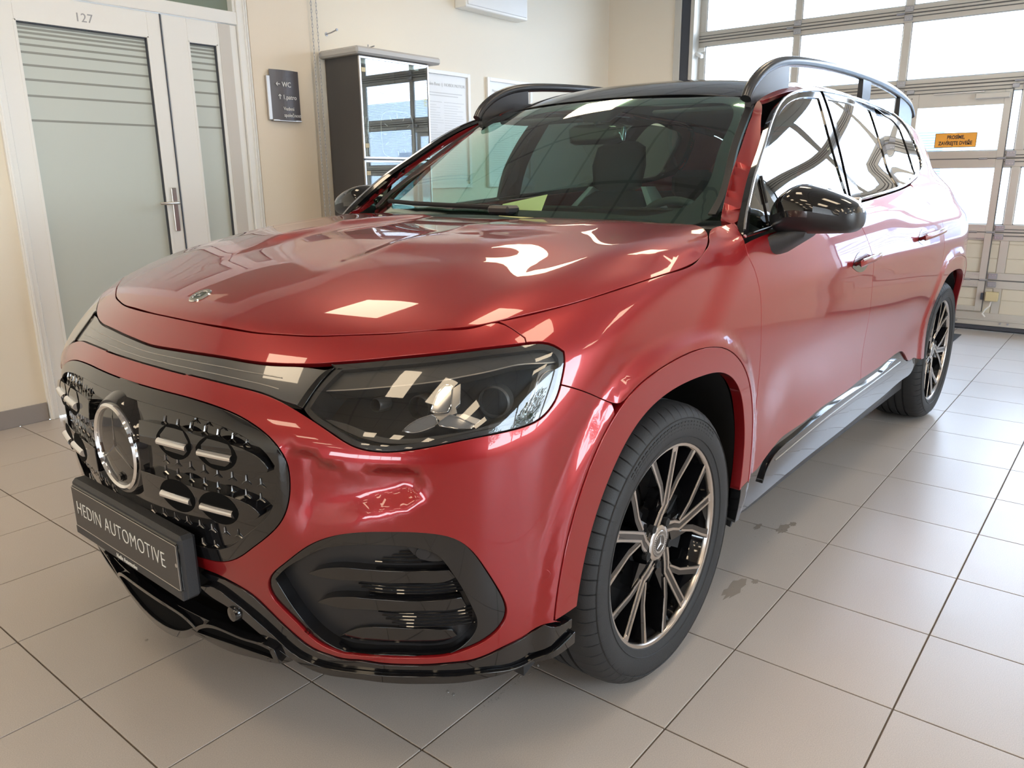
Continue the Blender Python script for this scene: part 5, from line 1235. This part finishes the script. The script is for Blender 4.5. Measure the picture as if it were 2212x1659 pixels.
# ---- windscreen, cowl, roof
wsr = np.array([[.712, 1.1375], [.736, 1.160], [.7335, 1.1995], [.703, 1.28], [.6704, 1.3481], [.6356, 1.4338], [.598, 1.512], [.560, 1.5245], [.40, 1.536], [.20, 1.5435], [0, 1.546]])
wsl = np.array([[0, 1.1505], [.2396, 1.146], [.42, 1.142], [.5851, 1.1395]])
WS_ = np.concatenate([wsl, wsr]); WSF = np.concatenate([WS_, (WS_*[-1, 1])[::-1][1:-1]])
wi = np.array([[0, 1.172], [.2396, 1.168], [.45, 1.162], [.60, 1.166], [.652, 1.19], [.660, 1.225], [.632, 1.31], [.603, 1.39], [.577, 1.462], [.545, 1.494], [.40, 1.505], [.20, 1.513], [0, 1.515]])
WIN = np.concatenate([wi, (wi*[-1, 1])[::-1][1:-1]])
ws_o = panel('windscreen', car, M['wsglass'], WSCR, WSF, off=.0, rim=0, ds=.018, grid=.03, gap=.002, corner=45)
M['frit'] = mat('black_glass_border', (.012, .012, .013), .12, 0, 1.0)
panel('screen_border', ws_o, M['frit'], WSCR, WSF, holes=[WIN], off=-.0025, rim=0, ds=.018, grid=.02, gap=.001, corner=45)
strip = np.concatenate([wsr[1:8]+[.004, 0], (wsr[1:8]-[.018, 0])[::-1]])
for sg in (1, -1): panel('screen_strip', ws_o, M['satin'], WSCR, strip*[sg, 1], off=.002, rim=.012, ds=.014, grid=0, gap=0)
rf = np.array([[1.000, 0], [1.010, .20], [1.035, .40], [1.065, .54], [1.085, .572], [1.6, .5735], [2.4, .5735], [3.28, .572], [3.36, .40], [3.38, 0]])
ROOFP = np.concatenate([rf, (rf*[1, -1])[::-1][1:-1]])
panel('roof', car, M['gloss'], ROOF, ROOFP, rim=.012, ds=.02, grid=.04, corner=45)
cw = MB().box((.24, -.70, 1.085), (.62, .70, 1.118), .01); cw.build('cowl', M['matte'], car)
# wiper and washer jets
def wiper(pts, r):
    Q = on(WSCR, [p[0] for p in pts], [p[1] for p in pts], .014); return MB().tube(Q, r, 8, up=(1, 0, 0)).build('wiper', M['matte'], car, True)
wiper([(-.62, 1.172), (-.40, 1.168), (-.18, 1.166), (.03, 1.163)], .008)
wa = on(WSCR, [.085], [1.163], .012)[0]
mb = MB().box((wa[0]-.035, wa[1]-.045, wa[2]-.02), (wa[0]+.03, wa[1]+.045, wa[2]+.008), .008); mb.build('wiper_cap', M['satin'], car)
# ---- roof rails
M['satin_rail'] = mat('rail_black', (.045, .046, .050), .25, .2)
def rail_pt(x):
    return (x, .592-.012*sstep(1.2, 2.6, np.array(x)), )
px_ = [(.965, 1.512), (.985, 1.540), (1.015, 1.566), (1.06, 1.594), (1.12, 1.620), (1.20, 1.643), (1.30, 1.659), (1.45, 1.672), (1.7, 1.684), (2.0, 1.690), (2.3, 1.687), (2.6, 1.676), (2.85, 1.658), (3.02, 1.635), (3.12, 1.605), (3.17, 1.57)]
for sg in (1, -1):
    xs = np.array(px_); d = np.r_[0, np.cumsum(np.hypot(*np.diff(xs, axis=0).T))]; t = np.linspace(0, d[-1], 90)
    X, Z = Spl(d, xs[:, 0])(t), Spl(d, xs[:, 1])(t); Wd = .600-.016*sstep(1.0, 2.4, X)-.014*sstep(2.3, 3.2, X)
    rr = np.full(90, .0185); 
    rail = MB().tube(np.stack([X, -Wd*sg, Z], -1), .0185, 14, ry=.95, up=(0, 1, 0)).build('roof_rail', M['satin_rail'], car, True)
    def foot(x0, x1, zt):
        q = np.linspace(x0, x1, 10); zt_ = np.interp(q, X, Z); wq = np.interp(q, X, Wd)
        zb = np.array([top(np.array([a]), np.array([b]), GU, 1.2, 1.9)[0, 2] for a, b in zip(q, wq)])
        v = []
        for a, b, c, e in zip(q, wq, zb, zt_): v += [(a, -(b-.012)*sg, c-.02), (a, -(b+.012)*sg, c-.02), (a, -(b+.010)*sg, e), (a, -(b-.010)*sg, e)]
        fc = [(4*i+k, 4*i+(k+1) % 4, 4*i+4+(k+1) % 4, 4*i+4+k) for i in range(9) for k in range(4)]+[(0, 1, 2, 3), (39, 38, 37, 36)]
        MB().add(v, fc).build('rail_foot', M['satin_rail'], rail)
    foot(.985, 1.30, 0); foot(2.20, 2.32, 0); foot(2.86, 3.13, 0)
# ---- sill trim
sb = np.array([[.385, .290], [.515, .287], [.665, .293], [.83, .301], [1.14, .309], [1.47, .314], [1.72, .322], [1.96, .328], [2.10, .336], [2.30, .338], [2.40, .352], [2.45, .40]])
stp = np.concatenate([[[.392, .400], [.47, .409], [.525, .409], [.552, .418]], st_f[3:], [[1.52, .4855], [1.84, .4905], [2.08, .498], [2.13, .491], [2.183, .464], [2.243, .428], [2.35, .422], [2.44, .403]]])
stp = stp[np.r_[True, np.diff(stp[:, 0]) > .004]]
SILL = np.concatenate([stp, sb[::-1][1:]])
panel('sill_trim', car, M['gloss'], BELT, SILL, off=.004, rim=.03, ds=.014, grid=.018, mirror=True, corner=50)
pod = np.array([[.575, .352], [.60, .395], [.66, .425], [.78, .436], [1.04, .449], [1.5, .457], [1.9, .466], [2.08, .470], [2.13, .455], [2.11, .425], [1.9, .405], [1.5, .392], [1.04, .376], [.78, .366], [.63, .352]])
panel('sill_insert', car, M['gloss'], BELT, pod, off=.016, rim=.02, ds=.014, grid=.016, mirror=True, corner=50)
tube_on('sill_line', car, M['silver'], BELT, [[.66, .405], [.9, .4185], [1.2, .430], [1.5, .437], [1.9, .446], [2.09, .452]], .016, .0022, 6, .02, mirror=True)
low = np.array([[.40, .292], [.515, .289], [.83, .303], [1.14, .311], [1.47, .316], [1.96, .330], [2.10, .338], [2.12, .305], [1.96, .285], [1.47, .268], [1.14, .262], [.83, .258], [.52, .255], [.40, .262]])
panel('sill_underside', car, M['plastic'], BELT, low, off=-.01, rim=.04, ds=.02, grid=.02, mirror=True)
# floor pan and inner side shells
MB().box((-.60, -.45, .215), (3.55, .45, .25), .01).build('underbody', M['cavity'], car)
MB().box((.42, -.80, .20), (2.45, .80, .26), .01).build('floor_pan', M['cavity'], car)
for sg in (1, -1):
    MB().box((.48, sg*.800, .22), (2.50, sg*.835, 1.06), .01).build('door_inner', M['dash'], car)
    MB().box((2.46, sg*.70, .80), (3.50, sg*.74, 1.18), .01).build('boot_side', M['dash'], car)
MB().box((3.45, -.74, .25), (3.50, .74, 1.1), .01).build('boot_end', M['dash'], car)
# ---- cabin
cab_ = empty('cabin', (0, 0, 0), parent=car)
MB().extrude([(.40, -.78, 1.125), (.62, -.78, 1.135), (.86, -.78, 1.075), (.92, -.78, .98), (.86, -.78, .80), (.40, -.78, .80)], (0, 1.56, 0)).build('dashboard', M['dash'], cab_)
MB().box((.865, -.72, 1.055), (.888, .62, 1.16), .008).build('screen_panel', M['gloss'], cab_)
MB().box((.85, -.11, .45), (1.55, .11, .82), .02).build('centre_console', M['dash'], cab_)
hp_ = np.array([[1.06, 0], [1.08, .50], [1.6, .52], [3.1, .50], [3.2, 0]])
panel('headliner', cab_, M['headliner'], ROOF, np.concatenate([hp_, (hp_*[1, -1])[::-1][1:-1]]), off=-.035, rim=0, ds=.06, grid=.1, gap=0)
def loft(name, secs, m, par, n=20, e=3.2):
    """secs: list of (cx, cy, cz, half width, half depth, tilt) stacked upwards"""
    v = []
    for cx, cy, cz, hw, hd, tl in secs:
        for i in range(n):
            a = 2*math.pi*i/n; c, s = math.cos(a), math.sin(a)
            p = abs(c)**(2/e)*(1 if c > 0 else -1); q = abs(s)**(2/e)*(1 if s > 0 else -1)
            v.append((cx+q*hd*math.cos(tl), cy+p*hw, cz-q*hd*math.sin(tl)))
    f = [(r*n+i, r*n+(i+1) % n, (r+1)*n+(i+1) % n, (r+1)*n+i) for r in range(len(secs)-1) for i in range(n)]
    f += [tuple(reversed(range(n))), tuple((len(secs)-1)*n+i for i in range(n))]
    return MB().add(v, f).build(name, m, par, True)
def seat(cy, x0):
    s = empty('front_seat', (0, 0, 0), parent=car)
    MB().box((x0-.28, cy-.25, .50), (x0+.25, cy+.25, .66), .05).build('cushion', M['seat'], s)
    loft('backrest', [(x0+.22, cy, .58, .23, .07, 0), (x0+.26, cy, .72, .255, .085, 0), (x0+.31, cy, .92, .265, .085, 0), (x0+.36, cy, 1.08, .245, .075, 0), (x0+.40, cy, 1.17, .17, .06, 0), (x0+.41, cy, 1.20, .12, .045, 0)], M['seat'], s)
    loft('head_restraint', [(x0+.40, cy, 1.19, .07, .04, 0), (x0+.40, cy, 1.22, .125, .055, 0), (x0+.41, cy, 1.32, .14, .06, 0), (x0+.43, cy, 1.405, .125, .05, 0), (x0+.44, cy, 1.43, .08, .03, 0)], M['seat'], s)
    loft('side_bolster', [(x0+.33, cy+.225, .64, .03, .075, 0), (x0+.36, cy+.245, .90, .035, .08, 0), (x0+.41, cy+.225, 1.12, .028, .07, 0), (x0+.44, cy+.15, 1.22, .02, .05, 0)], M['cream'], s, 12)
    loft('side_bolster', [(x0+.33, cy-.225, .64, .03, .075, 0), (x0+.36, cy-.245, .90, .035, .08, 0), (x0+.41, cy-.225, 1.12, .028, .07, 0), (x0+.44, cy-.15, 1.22, .02, .05, 0)], M['cream'], s, 12)
seat(-.37, 1.32); seat(.37, 1.32)
MB().box((2.02, -.62, .50), (2.50, .62, .70), .05).build('rear_bench', M['seat'], cab_)
MB().box((2.44, -.62, .62), (2.60, .62, 1.14), .05).build('rear_backrest', M['seat'], cab_)
for y in (-.4, 0, .4): MB().box((2.52, y-.13, 1.14), (2.62, y+.13, 1.30), .04).build('rear_head_restraint', M['seat'], cab_)
sw = empty('steering_wheel', (1.00, -.37, 1.02), parent=car); sw.rotation_euler = (0, math.radians(-24), 0)
MB().tube([(0, .178*math.cos(2*math.pi*i/40), .178*math.sin(2*math.pi*i/40)) for i in range(40)], .0155, 10, True, up=(1, 0, 0)).build('rim', M['seat'], sw, True)
MB().box((-.03, -.07, -.06), (.0, .07, .055), .02).build('hub', M['dash'], sw)
for a in (0, math.pi, -PI2): MB().tube([(-.01, .05*math.cos(a), .05*math.sin(a)), (0, .17*math.cos(a), .17*math.sin(a))], .014, 8).build('spoke', M['dash'], sw, True)
rv = empty('rear_view_mirror', (.985, 0.0, 1.425), parent=car)
loft('housing', [(0, 0, -.038, .10, .012, 0), (0, 0, -.028, .125, .018, 0), (0, 0, .022, .13, .018, 0), (0, 0, .036, .105, .012, 0)], M['gloss'], rv)
MB().tube([(0, 0, .03), (.0, 0, .075), (-.02, 0, .11)], .014, 8).build('stem', M['dash'], rv, True)
loft('sensor_cover', [(.985-.985, 0, .045, .05, .03, 0), (.03, 0, .085, .09, .05, 0), (.05, 0, .10, .11, .06, 0)], M['dash'], rv)
for y in (-.37, .37): MB().box((1.03, y-.16, 1.488), (1.20, y+.16, 1.502), .005).build('sun_visor', M['headliner'], cab_)
# ---- wheels
def wheel_meshes():
    w = empty('wheel', (0, 0, 0), parent=car)
    # tyre with circumferential grooves and shoulder sipes
    prof = [(.262, -.006), (.266, -.014), (.276, -.0175), (.290, -.0215), (.306, -.0235), (.322, -.0225), (.336, -.0175), (.347, -.0090), (.3545, .000), (.3595, .010), (.3625, .022), (.3640, .036), (.3646, .052),
            (.3646, .0545), (.3570, .0555), (.3570, .0635), (.3646, .0645), (.3650, .080), (.3650, .0925), (.3575, .0935), (.3575, .1015), (.3650, .1025), (.3650, .130), (.3575, .131), (.3575, .139), (.3650, .140), (.3646, .165), (.357, .166), (.357, .173), (.3646, .174), (.3625, .205), (.3570, .222), (.345, .236), (.32, .244), (.29, .242), (.262, .232)]
    ns = 62; v = []; k = len(prof)
    for i in range(ns):
        for q in (0., .86, .885, .975):
            a = 2*math.pi*(i+q)/ns
            for j, (r, h) in enumerate(prof):
                # sipes lean with the tread, so they start later towards the tread centre
                rr = r-(.0045 if (q == .885 and 6 <= j <= 12) else 0)
                aa = a+(.022*max(0, j-8) if 6 <= j <= 12 and 0 < q < .97 else 0)*.35
                v.append((rr*math.sin(aa), h, rr*math.cos(aa)))
    n = ns*4
    f = [(i*k+j, ((i+1) % n)*k+j, ((i+1) % n)*k+j+1, i*k+j+1) for i in range(n) for j in range(k-1)]
    t = MB().add(v, f).build('tyre', M['rubber'], w, True)
    for r, y in ((.283, -.0205), (.331, -.0208)):
        lathe('sidewall_ring', [(r-.0012, y+.001), (r, y-.0012), (r+.0012, y+.001)], M['rubber'], t, 72)
    bl_ = MB()
    for i in range(26):
        a = math.radians(-38+3.1*i)
        for r in (.305, .3135, .322):
            s_, c_ = math.sin(a), math.cos(a); e = np.array([c_, 0, -s_])*.0055; cpt = np.array([r*s_, -.0238, r*c_]); d = np.array([s_, 0, c_])*.0016
            bl_.extrude([cpt-e-d, cpt+e-d, cpt+e+d+np.array([s_, 0, c_])*.0, cpt-e+d], (0, .004, 0))
    tag(bl_.build('tread_marks', M['rubber'], t), kind='stuff')
    lathe('rim_barrel', [(.2625, -.004), (.2615, .004), (.252, .020), (.243, .06), (.240, .12), (.244, .20), (.262, .225)], M['gloss'], w, 72)
    lathe('rim_edge', [(.2535, .006), (.2545, -.0055), (.257, -.0085), (.2665, -.0105), (.2725, -.0125), (.2760, -.0105), (.2765, -.004), (.276, .01)], M['alu'], w, 96)
    lathe('brake_disc', [(.085, .075), (.09, .066), (.172, .066), (.172, .094), (.085, .094)], M['steel'], w, 48)
    lathe('disc_hat', [(.0, .050), (.080, .050), (.088, .068)], M['matte'], w, 32)
    fy = lambda r: float(np.interp(r, [.03, .055, .105, .18, .266], [.014, .012, .0075, .001, -.0075]))
    body = MB(); line = MB()
    def P(r, a): return np.array([r*math.sin(a), 0, r*math.cos(a)])
    def ribbon(mb, pts, wd, y_off, th, off=0.):
        pts = np.array(pts); k = len(pts); v = []
        for i in range(k):
            t_ = pts[min(i+1, k-1)]-pts[max(i-1, 0)]; t_ /= np.linalg.norm(t_); s_ = np.array([t_[2], 0, -t_[0]])
            c = pts[i]+s_*off; r = np.linalg.norm(pts[i]); y = fy(r)+y_off; w_ = wd[i]/2
            v += [c-s_*w_+[0, y, 0], c+s_*w_+[0, y, 0], c+s_*w_*1.25+[0, y+th, 0], c-s_*w_*1.25+[0, y+th, 0]]
        fc = [(4*i+a_, 4*i+(a_+1) % 4, 4*i+4+(a_+1) % 4, 4*i+4+a_) for i in range(k-1) for a_ in range(4)]+[(0, 1, 2, 3)[::-1], tuple(4*(k-1)+q for q in range(4))]
        mb.add(v, fc)
    for k in range(5):
        A0 = math.radians(7.5+72*k)
        main = [P(.050, A0-math.radians(24)), P(.078, A0-math.radians(6)), P(.102, A0+math.radians(4)), P(.160, A0+math.radians(1.8)), P(.215, A0+math.radians(.7)), P(.264, A0)]
        ribbon(body, main, [.034, .031, .030, .029, .028, .030], .0018, .045)
        for o_ in (-.0098, .0098): ribbon(line, main, [.0078, .0066, .0062, .0056, .0054, .0062], .0006, .003, o_)
        ribbon(line, [P(.243, A0), P(.262, A0)], [.010, .022], .0007, .003)
        for da, a1, r0 in ((-26.5, -6., .104), (26.5, 13., .112)):
            q = [P(r0, A0+math.radians(a1)), P(r0+.055, A0+math.radians(a1+(da-a1)*.42)), P(.215, A0+math.radians(a1+(da-a1)*.80)), P(.264, A0+math.radians(da))]
            sg_ = 1 if da < 0 else -1
            ribbon(body, q, [.018, .020, .022, .026], .0020, .055, .006*sg_)
            ribbon(line, q, [.0052, .0056, .0058, .0078], .0006, .003)
        # webs that tie the blades to the main spoke
        for sg_, a1 in ((-1, -8.), (1, 15.)):
            body.extrude([P(.060, A0-math.radians(10))+[0, fy(.06)+.004, 0], P(.110, A0+math.radians(3))+[0, fy(.11)+.003, 0], P(.150, A0+math.radians(a1*1.25))+[0, fy(.15)+.006, 0], P(.085, A0+math.radians(a1*1.9))+[0, fy(.085)+.010, 0]], (0, .035, 0))
    body.build('spokes', M['gloss'], w); line.build('machined_lines', M['alu'], w)
    lathe('hub_body', [(.0, .016), (.060, .016), (.068, .03), (.068, .06)], M['gloss'], w, 40)
    lathe('hub_face', [(.034, .012), (.0355, .0095), (.044, .0105), (.047, .0125), (.047, .02)], M['alu'], w, 48)
    hc = lathe('hub_cap', [(.0, .0085), (.0215, .0085), (.0222, .0078), (.024, .0074), (.0325, .0078), (.034, .0095), (.034, .014)], M['silver'], w, 48)
    lathe('cap_centre', [(.0, .0074), (.0205, .0074), (.0212, .0083)], M['frit'], hc, 40)
    star3('star', .0205, M['silver'], hc, (0, .0072, 0), .0018, .17)
    wr_ = MB()
    for i in range(34):
        a = 2*math.pi*i/34; wr_.add([P(.0255, a-.05)+[0, .0072, 0], P(.0255, a+.02)+[0, .0072, 0], P(.0310, a+.02)+[0, .0074, 0], P(.0310, a-.05)+[0, .0074, 0]], [(0, 1, 2, 3)])
    tag(wr_.build('cap_wreath', M['frit'], hc), kind='stuff')
    for k in range(5):
        a = math.radians(7.5+72*k+32); p = P(.058, a)
        MB().cyl((p[0], .022, p[2]), .0105, -.014, 12, 'y').cyl((p[0], .008, p[2]), .006, .001, 10, 'y').build('wheel_bolt', M['matte'], w)
    ca = MB(); 
    for a in range(60, 121, 6): pass
    lathe_pts = [P(.10, math.radians(a)) for a in range(62, 120, 8)]+[P(.18, math.radians(a)) for a in range(118, 61, -8)]
    ca.extrude([p+[0, .040, 0] for p in lathe_pts], (0, .08, 0)).build('brake_caliper', M['matte'], w)
    return w
wh = wheel_meshes()
def put_wheel(src, x, far, spin):
    if src is wh and not wh.get('used'): o = wh; wh['used'] = 1
    else:
        o = src.copy(); COL.objects.link(o); o.parent = car
        for c in list(src.children):
            d = c.copy(); COL.objects.link(d); d.parent = o
            for g2 in list(c.children):
                e = g2.copy(); COL.objects.link(e); e.parent = d
    o.location = (x, -.885 if not far else .885, .3648)
    o.rotation_euler = (0, spin, math.pi if far else 0)
    return o
kids = wh
put_wheel(wh, 0., False, 0.); put_wheel(wh, 2.889, False, math.radians(18)); put_wheel(wh, 0., True, .4); put_wheel(wh, 2.889, True, .9)
for o in list(car.children):
    if o.name.startswith('wheel') and 'used' in o.keys(): del o['used']
# ---- door mirrors
def mirror(sg):
    m_ = empty('door_mirror', (0, 0, 0), parent=car)
    W_ = [.858, .868, .885, .910, .940, .975, 1.015, 1.055, 1.082, 1.098, 1.104]
    ZT = [1.165, 1.190, 1.214, 1.232, 1.243, 1.2385, 1.227, 1.212, 1.199, 1.186, 1.168]
    ZB = [1.140, 1.118, 1.1065, 1.1035, 1.105, 1.1075, 1.109, 1.111, 1.114, 1.124, 1.142]
    XF_ = [.60, .575, .555, .540, .532, .530, .534, .544, .556, .575, .60]
    XB_ = [.66, .70, .715, .722, .725, .722, .715, .705, .695, .68, .65]
    t = np.linspace(0, 10, 31); ti = np.arange(11)
    w_, zt, zb, xf_, xb_ = [Spl(ti, q)(t) for q in (W_, ZT, ZB, XF_, XB_)]
    n = 36; Z_SPLIT = .30
    rings = []
    for i in range(len(t)):
        cx, cz, hx, hz = (xf_[i]+xb_[i])/2, (zt[i]+zb[i])/2, (xb_[i]-xf_[i])/2, (zt[i]-zb[i])/2
        r_ = []
        for j in range(n):
            a = 2*math.pi*j/n; c, s = math.cos(a), math.sin(a); e = 2/2.6
            r_.append((cx+hx*abs(c)**e*(1 if c > 0 else -1), -w_[i]*sg, cz+hz*abs(s)**e*(1 if s > 0 else -1)))
        rings.append(r_)
    def part(nm, sel, m, grow=0.):
        v = [p for r_ in rings for p in r_]; f = []
        for i in range(len(t)-1):
            for j in range(n):
                q = (i*n+j, i*n+(j+1) % n, (i+1)*n+(j+1) % n, (i+1)*n+j)
                zc = sum(v[k][2] for k in q)/4; xc = sum(v[k][0] for k in q)/4; wc = abs(v[q[0]][1])
                if sel(xc, wc, zc): f.append(q)
        if sel(0, .858, 1.15) : f.append(tuple(range(n)))
        if sel(0, 1.104, 1.15): f.append(tuple((len(t)-1)*n+k for k in range(n)))
        used = sorted({k for q in f for k in q}); mp = {k: i for i, k in enumerate(used)}
        mesh_obj(nm, [v[k] for k in used], [tuple(mp[k] for k in q) for q in f], m, m_)
    zl = lambda w: 1.158+.045*(w-.86)
    part('mirror_cap', lambda x, w, z: z > zl(w)+.014, M['gloss'])
    part('turn_signal', lambda x, w, z: zl(w) < z <= zl(w)+.014, M['frit'])
    part('mirror_shell', lambda x, w, z: z <= zl(w), M['satin'])
    Q = []
    foot = [(.842, 1.072, .60, .068, .020), (.860, 1.070, .60, .070, .026), (.885, 1.076, .61, .066, .030), (.915, 1.088, .615, .060, .030), (.950, 1.105, .62, .055, .024), (.975, 1.115, .62, .05, .018)]
    v = []; k = 20
    for w__, z, x, hx, hz in foot:
        for j in range(k):
            a = 2*math.pi*j/k; c, s = math.cos(a), math.sin(a)
            v.append((x+hx*abs(c)**.7*(1 if c > 0 else -1), -(w__+.012*s)*sg, z+hz*1.25*abs(s)**.7*(1 if s > 0 else -1)))
    f = [(i*k+j, i*k+(j+1) % k, (i+1)*k+(j+1) % k, (i+1)*k+j) for i in range(len(foot)-1) for j in range(k)]+[tuple(range(k)), tuple((len(foot)-1)*k+j for j in range(k))]
    MB().add(v, f).build('mirror_foot', M['plastic'], m_, True)
    box('mirror_glass', (.712, -.90*sg, 1.125), (.722, -1.07*sg, 1.205), M['chrome'], m_, .004)
mirror(1); mirror(-1)
# ---- door handles
for x0, x1, z0, z1, dr in ((1.215, 1.50, .958, .972, 'front'), (2.10, 2.515, .990, 1.008, 'rear')):
    for sg in (1, -1):
        f = lambda x, o_: (lambda q: (q[0], q[1]*sg, q[2]))(on(BELTF, [x], [z0+(z1-z0)*(x-x0)/(x1-x0)], o_)[0])
        xs = np.linspace(x0+.05, x1-.004, 12)
        h = MB().tube([f(x0+.065, -.005)]+[f(x, .022+.006*math.sin(math.pi*i/11)) for i, x in enumerate(xs)]+[f(x1-.002, -.004)], .0125, 10, ry=.72, up=(0, 1, 0)).build('door_handle', M['paint'], car, True)
        MB().tube([tuple(np.array(f(x, .027+.006*math.sin(math.pi*i/11)))+[0, 0, .0125]) for i, x in enumerate(xs)], .0042, 8).build('handle_trim', M['chrome'], h, True)
    c0 = np.array([[x0+.02, (z0+z1)/2-.012], [x0+.07, (z0+z1)/2-.030], [x0+.19, (z0+z1)/2-.026], [x0+.23, (z0+z1)/2+.002], [x0+.18, (z0+z1)/2+.026], [x0+.07, (z0+z1)/2+.022]])
    panel('handle_recess', car, M['frit'], BELTF, c0, off=.0012, rim=0, ds=.01, grid=.012, gap=0, corner=100, mirror=True)
# ---- bonnet badge
bp = top(np.array([-.686]), np.array([0.]), G, .75, 1.5)[0]; bn = normal(bp[None], G)[0]; bn = np.array([bn[0], 0, bn[2]]); bn /= np.linalg.norm(bn)
bx_ = np.array([0, -1., 0]); by_ = np.cross(bn, bx_)
badge = lathe('bonnet_badge', [(.0, .0012), (.017, .0012), (.0178, .0024), (.020, .0030), (.0262, .0026), (.0285, .0)], M['chrome'], car, 48, 'y')
lathe('badge_ring', [(.0195, .0031), (.0258, .0028), (.026, .0022)], mat('badge_pewter', (.35, .34, .30), .35, .8), badge, 40)
lathe('badge_field', [(.0, .0015), (.0168, .0015)], M['frit'], badge, 32)
st_ = star3('star', .0165, M['chrome'], badge, (0, 0, 0), -.0032, .17)
badge.matrix_local = Matrix(((bx_[0], bn[0], by_[0], bp[0]), (bx_[1], bn[1], by_[1], -bp[1]), (bx_[2], bn[2], by_[2], bp[2]), (0, 0, 0, 1)))
# ---- sheet of paper leaning behind the windscreen
pq = np.array([[.395, -.007, 1.143], [.453, .024, 1.180], [.508, -.127, 1.212], [.393, -.176, 1.135]])
cc = CAR_O+pq.mean(0)
R_ = Matrix.Rotation(CAR_YAW, 3, 'Z')
Wp = [R_ @ Vector(p)+Vector(CAR_O) for p in pq]
nrm = (Wp[1]-Wp[0]).cross(Wp[3]-Wp[0]).normalized()
mb = MB().extrude(Wp, nrm*.0006)
tag(mb.build('paper_sheet', mat('cream_paper', (.85, .66, .36), .6)), 'cream sheet of paper lying behind the windscreen on the dashboard', 'paper')
# ---- drops of water on the tiles
dm = MB(); random.seed(4)
def drop(x, y, r):
    n = 8; v = [(x, y, r*.55)]; f = []
    for k, (q, h) in enumerate(((.6, .42), (.9, .2), (1.0, .0))):
        for i in range(n): v.append((x+r*q*math.cos(6.283*i/n), y+r*q*math.sin(6.283*i/n), r*h+.0002))
    f += [(0, 1+i, 1+(i+1) % n) for i in range(n)]+[(1+k*n+i, 1+(k+1)*n+i, 1+(k+1)*n+(i+1) % n, 1+k*n+(i+1) % n) for k in range(2) for i in range(n)]
    dm.add(v, f)
for x, y in ((-.217, .502), (-.216, .483), (.048, .356), (-.579, 1.339)): drop(x, y, .0055)
for k in range(44): drop(-.22+.27*k/43+random.uniform(-.006, .006), .391+random.uniform(-.010, .004), random.uniform(.0012, .0034))
for cx, cy in ((1.15, .20), (.70, .15), (1.11, .07)):
    for k in range(14): drop(cx+random.gauss(0, .05), cy+random.gauss(0, .02), random.uniform(.001, .0028))
tag(dm.build('water_drops', glass('water', (.9, .9, .9), 1.2, 1.33)), 'small drops of water scattered on the tiles round the front wheel', 'water', kind='stuff')
wet = MB()
for cx, cy, a, b in ((1.24, .17, .045, .018), (1.30, .155, .02, .012), (.72, .135, .075, .022), (.80, .10, .016, .010), (1.20, .25, .03, .01)):
    n = 18; wet.add([(cx+a*math.cos(6.283*i/n)*(1+.25*math.sin(3*i)), cy+b*math.sin(6.283*i/n)*(1+.25*math.cos(2*i)), .0004) for i in range(n)], [tuple(range(n))])
tag(wet.build('wet_marks', mat('wet_patch', (.33, .285, .245), .12)), 'damp marks drying on the tiles beside the front wheel', 'water mark', kind='stuff')
